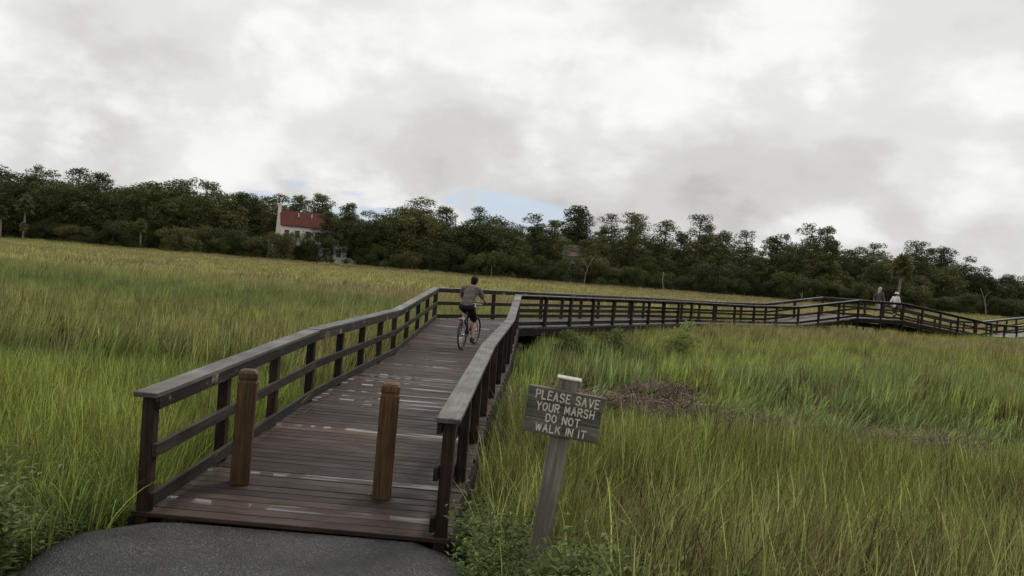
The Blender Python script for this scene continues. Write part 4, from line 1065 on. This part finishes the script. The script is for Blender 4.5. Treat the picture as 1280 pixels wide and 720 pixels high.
def hand(wrist, d, palm_n, sc=1.0, curl=.5):
    """palm, four fingers and a thumb leaving the side of the palm"""
    d = Vector(d).normalized(); n = Vector(palm_n).normalized(); s = d.cross(n).normalized(); w = Vector(wrist); out = []
    pc = w + d * .045 * sc; out.append(('e', pc, (.045 * sc, .016 * sc, .050 * sc), Matrix((s, n, d)).transposed()))
    for k, l in enumerate((.062, .072, .068, .052)):
        b = w + d * .088 * sc + s * (k - 1.5) * .021 * sc; m = b + (d * math.cos(curl * .6) + n * math.sin(curl * .6)) * l * .5 * sc; e = m + (d * math.cos(curl * 1.6) + n * math.sin(curl * 1.6)) * l * .5 * sc
        out += [('c', b - d * .02 * sc, m, .0095 * sc, .0088 * sc), ('c', m, e, .0088 * sc, .0078 * sc)]
    t = w + d * .03 * sc - s * .035 * sc; tm = t + (d * .6 - s * .7 + n * .3).normalized() * .035 * sc; out += [('c', t, tm, .012 * sc, .0105 * sc), ('c', tm, tm + (d * .8 - s * .1 + n * .5).normalized() * .03 * sc, .0105 * sc, .009 * sc)]
    return out
def head(c, fwd, up, sc=1.0):
    """skull, jaw, nose and ears; c is the head centre"""
    f = Vector(fwd).normalized(); u = Vector(up); u = (u - f * u.dot(f)).normalized(); s = f.cross(u); c = Vector(c); M = Matrix((s, f, u)).transposed()
    return [('e', c + u * .025 * sc - f * .008 * sc, (.076 * sc, .096 * sc, .092 * sc), M), ('e', c - u * .045 * sc + f * .025 * sc, (.058 * sc, .066 * sc, .066 * sc), M),
            ('c', c + f * .085 * sc + u * .012 * sc, c + f * .104 * sc - u * .022 * sc, .010 * sc, .015 * sc), ('e', c + s * .076 * sc - u * .005 * sc, (.012 * sc, .020 * sc, .032 * sc), M), ('e', c - s * .076 * sc - u * .005 * sc, (.012 * sc, .020 * sc, .032 * sc), M)], (s, f, u, M)
def eyes(c, fr, parent, sc=1.0):
    s, f, u, M = fr; c = Vector(c); mb = MB()
    for k in (-1, 1): mb.ball(c + s * .031 * k * sc + f * .083 * sc + u * .008 * sc, .011 * sc, 8, 6)
    mb.build('eyes', plain('eye_dark', (.03, .02, .015), .3), parent, None, True)
    MB().tube([c + s * .024 * sc + f * .0865 * sc - u * .056 * sc, c - s * .024 * sc + f * .0865 * sc - u * .056 * sc], .006 * sc, 6).build('mouth', plain('lips', (.30, .12, .10), .5), parent, None, True)

# --- bicycle and rider, local frame: +Y is forward, X right, z from the deck
BX, BY = -1.075, 18.75
i_seg = 2; bt = (BY + .5 - BW.P[2].y) / (BW.P[3].y - BW.P[2].y); bslope = (BW.z[3] - BW.z[2]) / BW.len[2]
def deck_z(y): return BW.z[2] + (BW.z[3] - BW.z[2]) * (y - BW.P[2].y) / (BW.P[3].y - BW.P[2].y)
BIKE_M = Matrix.Translation((BX, BY, deck_z(BY) + .001)) @ Matrix.Rotation(R(-14), 4, 'Z') @ Matrix.Rotation(math.atan(bslope) * .97, 4, 'X') @ Matrix.Rotation(R(1.0), 4, 'Y')
def make_bike():
    bk = empty('bicycle'); bk.matrix_world = BIKE_M; tag(bk, 'dark bicycle with thin black tyres under the rider in a grey shirt', 'bicycle')
    BLK = plain('black_rubber', (.012, .012, .012), .7, var=.1); MET = plain('bright_alloy', (.55, .55, .56), .28, 1.0, var=.05); FRM = plain('dark_frame_paint', (.022, .020, .024), .3, var=.05); RED = plain('red_reflector', (.35, .02, .015), .3)
    rw, fw, rr = Vector((0, 0, .34)), Vector((0, 1.05, .34)), .34
    My = Matrix.Rotation(R(90), 3, 'Y')
    for c, rot in ((rw, 0), (fw, R(-4))):
        w = empty('wheel', c, rot, bk)
        MB().torus((0, 0, 0), rr - .021, .021, My, 48, 8).build('tyre', BLK, w, None, True)
        MB().torus((0, 0, 0), rr - .048, .010, My, 48, 6).build('rim', FRM, w, None, True)
        sp = MB()
        for k in range(28):
            a = 2 * math.pi * k / 28; e = (rr - .05); x = .03 if k % 2 else -.03
            sp.tube([(x, .022 * math.cos(a + .9), .022 * math.sin(a + .9)), (0, e * math.cos(a), e * math.sin(a))], .0016, 4, False)
        tag(sp.build('spokes', MET, w), kind='stuff')
        MB().tube([(-.05, 0, 0), (.05, 0, 0)], .022, 10).build('hub', MET, w, None, True)
    bb = Vector((0, .43, .29)); st = Vector((0, .27, .80)); hd0 = Vector((0, .93, .70)); hd1 = Vector((0, .89, .84))
    fr = MB(); fr.tube([bb, st], .016, 8).tube([bb, hd0], .018, 8).tube([st - Vector((0, -.01, .06)), hd1 - Vector((0, 0, .03))], .016, 8).tube([hd0 - Vector((0, 0, .02)), hd1 + Vector((0, -.01, .04))], .020, 8)
    for s in (-1, 1): fr.tube([bb + Vector((s * .02, 0, 0)), rw + Vector((s * .06, 0, 0))], .010, 6).tube([st + Vector((s * .02, -.01, -.08)), rw + Vector((s * .06, 0, 0))], .009, 6)
    fr.build('frame', FRM, bk, None, True)
    fk = MB()
    for s in (-1, 1): fk.tube([hd0 + Vector((s * .045, 0, -.03)), (s * .052, .985, .5), (s * .055, 1.05, .34)], .011, 6)
    fk.tube([hd0 + Vector((-.05, 0, -.03)), hd0 + Vector((.05, 0, -.03))], .014, 6); fk.build('fork', FRM, bk, None, True)
    MB().tube([st, (0, .235, .90)], .013, 8).build('seat_post', MET, bk, None, True)
    sd_ = MB().ball((0, .17, .925), (.10, .10, .035), 12, 8).ball((0, .30, .925), (.035, .14, .028), 12, 8); sd_.build('saddle', BLK, bk, None, True)
    hb = MB().tube([hd1, (0, .885, 1.00)], .014, 8).tube([(-.29, .80, 1.03), (-.12, .87, 1.005), (0, .90, 1.0), (.12, .87, 1.005), (.29, .80, 1.03)], .012, 8); hb.build('handlebar', MET, bk, None, True)
    for s in (-1, 1): MB().tube([(s * .30, .795, 1.031), (s * .20, .838, 1.018)], .017, 8).build('grip', BLK, bk, None, True)
    # right crank down, left crank up
    MB().torus(bb + Vector((.055, 0, 0)), .085, .006, My, 24, 6).build('chainring', MET, bk, None, True)
    for s, a in ((1, -R(80)), (-1, R(100))):
        e = bb + Vector((s * .075, math.cos(a) * .17, math.sin(a) * .17)); MB().tube([bb + Vector((s * .06, 0, 0)), e], .012, 6).build('crank', MET, bk, None, True)
        MB().box(e + Vector((s * .06, 0, 0)), (.09, .09, .022)).build('pedal', BLK, bk)
    fd = MB(); 
    for q in range(9):
        a0, a1 = R(60 + q * 12), R(72 + q * 12); r2 = rr + .018
        fd.add([(x, -0 + math.cos(a) * r2 * 1.0, .34 + math.sin(a) * r2) for a in (a0, a1) for x in (-.028, .028)], [(0, 1, 3, 2)])
    fd.build('mudguard', FRM, bk, None, True)
    ra = MB()
    for s in (-1, 1): ra.tube([(s * .05, .16, .74), (s * .055, -.22, .74)], .007, 6).tube([(s * .055, -.18, .74), (s * .062, 0, .34)], .006, 6)
    for y in (-.2, -.08, .04): ra.tube([(-.055, y, .74), (.055, y, .74)], .006, 6)
    ra.build('rear_rack', MET, bk, None, True); MB().box((0, -.235, .72), (.07, .02, .05)).build('reflector', RED, bk)
make_bike()
def make_rider():
    p = empty('person'); p.matrix_world = BIKE_M; tag(p, 'cyclist with short dark hair, grey T-shirt and black shorts riding away', 'person')
    hipz = .985; pel = Vector((0, .16, hipz + .03)); chest = Vector((.02, .36, 1.32)); neck = Vector((.03, .445, 1.455)); hc = Vector((.045, .52, 1.575))
    shR = Vector((.185, .40, 1.40)); shL = Vector((-.165, .40, 1.40)); haR = Vector((.27, .79, 1.075)); haL = Vector((-.26, .80, 1.075)); elR = Vector((.30, .55, 1.17)); elL = Vector((-.27, .56, 1.17))
    hipR = Vector((.09, .17, hipz)); hipL = Vector((-.09, .17, hipz)); bb = Vector((0, .43, .29))
    ftR = Vector((.125, .43, .185)); ftL = Vector((-.125, .37, .53)); knR = Vector((.125, .53, .60)); knL = Vector((-.125, .60, .84)); anR = ftR + Vector((0, -.06, .03)); anL = ftL + Vector((0, -.07, .03))
    hd_, fr = head(hc, (.12, 1, -.02), (0, .1, 1))
    body = [('c', pel, chest, .115, .115), ('c', chest, neck, .10, .05), ('c', neck - Vector((0, .02, .03)), hc - Vector((0, .02, .05)), .052, .050)] + hd_
    for sh, el, ha, s in ((shR, elR, haR, 1), (shL, elL, haL, -1)):
        d = (ha - el).normalized(); body += [('c', chest + Vector((0, .02, .08)), sh, .06, .055), ('c', sh, el, .050, .040), ('c', el, ha - d * .07, .040, .027)] + hand(ha - d * .075, d + Vector((0, .2, 0)), (0, .2, -1), .95, 1.0)
    for hp, kn, an, ft in ((hipR, knR, anR, ftR), (hipL, knL, anL, ftL)):
        c2 = an.lerp(kn, .68) + Vector((0, -.022, 0)); body += [('c', hp, kn, .082, .056), ('c', kn, c2, .052, .054), ('c', c2, an, .052, .034), ('c', an, ft + Vector((0, .10, -.005)), .034, .026)]
    blob('body', body, .0085, SKIN, p); eyes(hc, fr, p)
    sh_ = [('c', pel + Vector((0, -.01, .03)), chest, .140, .150), ('e', chest + Vector((0, .01, .0)), (.185, .115, .14), Matrix.Rotation(R(-25), 3, 'X')), ('c', chest + Vector((0, .01, .06)), neck - Vector((0, .01, .05)), .12, .072), ('c', chest + Vector((0, .02, .09)), shR, .085, .075), ('c', chest + Vector((0, .02, .09)), shL, .085, .075),
           ('c', shR, shR.lerp(elR, .72), .074, .064), ('c', shL, shL.lerp(elL, .72), .074, .064), ('e', pel + Vector((0, 0, .02)), (.165, .125, .09), None)]
    blob('shirt', sh_, .012, cloth('grey_shirt_cloth', (.135, .115, .108)), p)
    so = [('e', pel + Vector((0, -.015, -.02)), (.168, .14, .11), None)]
    for hp, kn in ((hipR, knR), (hipL, knL)): so += [('c', hp, hp.lerp(kn, .74), .104, .090)]
    blob('shorts', so, .012, cloth('black_shorts_cloth', (.012, .012, .015)), p)
    for ft, an in ((ftR, anR), (ftL, anL)): blob('shoe', [('c', ft + Vector((0, -.085, 0)), ft + Vector((0, .12, -.006)), .040, .036), ('c', an + Vector((0, 0, .01)), ft, .042, .040)], .010, cloth('brown_shoe', (.05, .033, .025)), p)
    s, f, u, M = fr; blob('hair', [('e', hc + u * .036 - f * .014, (.090, .106, .100), M), ('e', hc - u * .028 - f * .060, (.074, .050, .062), M), ('e', hc + u * .09 + f * .03, (.06, .06, .05), M), ('e', hc + u * .07 - f * .07 + s * .03, (.05, .045, .05), M)], .009, HAIR_D, p, 1)
make_rider()
def walker(px, py_dist, height, heading, kind):
    pass
def make_walker(loc, rz, H, shirt, legs, name_label, hat=None, hair=None, long_sleeve=True, shorts_len=.55, step=.16, shoe=(.5, .48, .45), tilt=0.0):
    p = empty('person', loc, rz); tag(p, name_label, 'person'); k = H / 1.70
    V3 = lambda x, y, z: Vector((x, y, z)) * k
    pel = V3(0, 0, .93); chest = V3(0, .03, 1.27); neck = V3(0, .03, 1.44); hc = V3(0, .055, 1.58)
    hd_, fr = head(hc, (0.1, 1, -.12), (0, 0, 1), k)
    body = [('c', pel, chest, .115 * k, .115 * k), ('c', chest, neck, .10 * k, .05 * k), ('c', neck, hc - V3(0, .02, .05), .050 * k, .048 * k)] + hd_
    sh_ = [('c', pel + V3(0, 0, -.04), chest, .155 * k, .15 * k), ('e', chest, V3(.18, .12, .17), None), ('c', chest + V3(0, 0, .08), neck - V3(0, 0, .03), .11 * k, .068 * k), ('e', pel + V3(0, 0, -.02), V3(.175, .135, .12), None)]
    lg = [('e', pel - V3(0, 0, .02), V3(.165, .13, .11), None)]
    shoes = []
    for s in (1, -1):
        sh = V3(.175 * s, .02, 1.385); el = V3(.235 * s, -.02 + .10 * s, 1.12); ha = V3(.22 * s, .08 + .16 * s, .92); d = (ha - el).normalized()
        body += [('c', chest + V3(0, 0, .09), sh, .06 * k, .055 * k), ('c', sh, el, .05 * k, .038 * k), ('c', el, ha, .038 * k, .026 * k)] + hand(ha, d, (-s, 0, 0), .95 * k, .35)
        sh_ += [('c', chest + V3(0, 0, .09), sh, .08 * k, .072 * k), ('c', sh, el, .072 * k, .058 * k)] + ([('c', el, el.lerp(ha, .85), .056 * k, .045 * k)] if long_sleeve else [])
        hp = V3(.085 * s, 0, .90); kn = V3(.09 * s, .05 - .35 * step * s, .50); an = V3(.09 * s, -step * s - .02, .085 + (.05 if s > 0 else 0)); c2 = an.lerp(kn, .68) + V3(0, -.02, 0)
        body += [('c', hp, kn, .085 * k, .056 * k), ('c', kn, c2, .053 * k, .055 * k), ('c', c2, an, .053 * k, .034 * k), ('c', an, an + V3(0, .12, -.045), .034 * k, .026 * k)]
        lg += [('c', hp, hp.lerp(kn, min(1, shorts_len * 1.6)), .10 * k, .075 * k)]
        if shorts_len > .63: lg += [('c', kn, kn.lerp(an, .88), .072 * k, .05 * k)]
        shoes.append([('c', an + V3(0, -.03, -.042), an + V3(0, .13, -.05), .040 * k, .034 * k), ('c', an + V3(0, 0, .0), an + V3(0, .02, -.04), .042 * k, .04 * k)])
    blob('body', body, .010, SKIN, p); eyes(hc, fr, p, k)
    blob('shirt', sh_, .014, cloth('shirt_cloth', shirt), p); blob('trousers', lg, .014, cloth('leg_cloth', legs), p)
    for q in shoes: blob('shoe', q, .012, cloth('shoe_cloth', shoe), p)
    s, f, u, M = fr
    if hair:
        hs = [('e', hc + u * .032 * k - f * .014 * k, (.088 * k, .100 * k, .098 * k), M)]
        if hair == 'long': hs += [('c', hc - f * .07 * k, hc - f * .075 * k - u * .24 * k, .068 * k, .045 * k)]
        else: hs += [('e', hc - u * .03 * k - f * .055 * k, (.07 * k, .05 * k, .06 * k), M)]
        blob('hair', hs, .012, HAIR_L if hair == 'long' else HAIR_D, p, 1)
    if hat:
        hm = cloth('hat_cloth', hat); hb = MB(); c = hc + u * .055 * k
        vs = []; fs = []; n = 20; prof = [(.150, -.030), (.152, -.022), (.102, .0), (.100, .055), (.080, .085), (.0, .095)]
        for r_, z_ in prof[:-1]: vs += [tuple(c + (s * math.cos(2 * math.pi * q / n) + f * math.sin(2 * math.pi * q / n)) * r_ * k + u * z_ * k) for q in range(n)]
        for i in range(len(prof) - 2):
            for q in range(n): fs.append((i * n + q, i * n + (q + 1) % n, (i + 1) * n + (q + 1) % n, (i + 1) * n + q))
        fs.append(tuple((len(prof) - 2) * n + q for q in range(n))); fs.append(tuple(range(n - 1, -1, -1)))
        hb.add(vs, fs).build('hat', hm, p, None, True)
    return p
def on_deck(i, t, lat):
    p = BW.P[i].lerp(BW.P[i + 1], t) + BW.nrm(BW.dir[i]) * lat; return (p.x, p.y, BW.z[i] + (BW.z[i + 1] - BW.z[i]) * t + .002), math.atan2(BW.dir[i].y, BW.dir[i].x) - math.pi / 2
l, a = on_deck(7, .92, -.15); make_walker(l, a, 1.74, (.085, .075, .085), (.50, .38, .34), 'walker with long pale hair, dark top and light trousers on the boardwalk', None, 'long', False, .70, .15)
l, a = on_deck(8, .09, .15); make_walker(l, a, 1.60, (.78, .76, .72), (.020, .020, .024), 'walker in white hat, white long sleeved top and black leggings on the boardwalk', (.80, .79, .76), 'short', True, .70, .12)
print('grass tufts', NG)
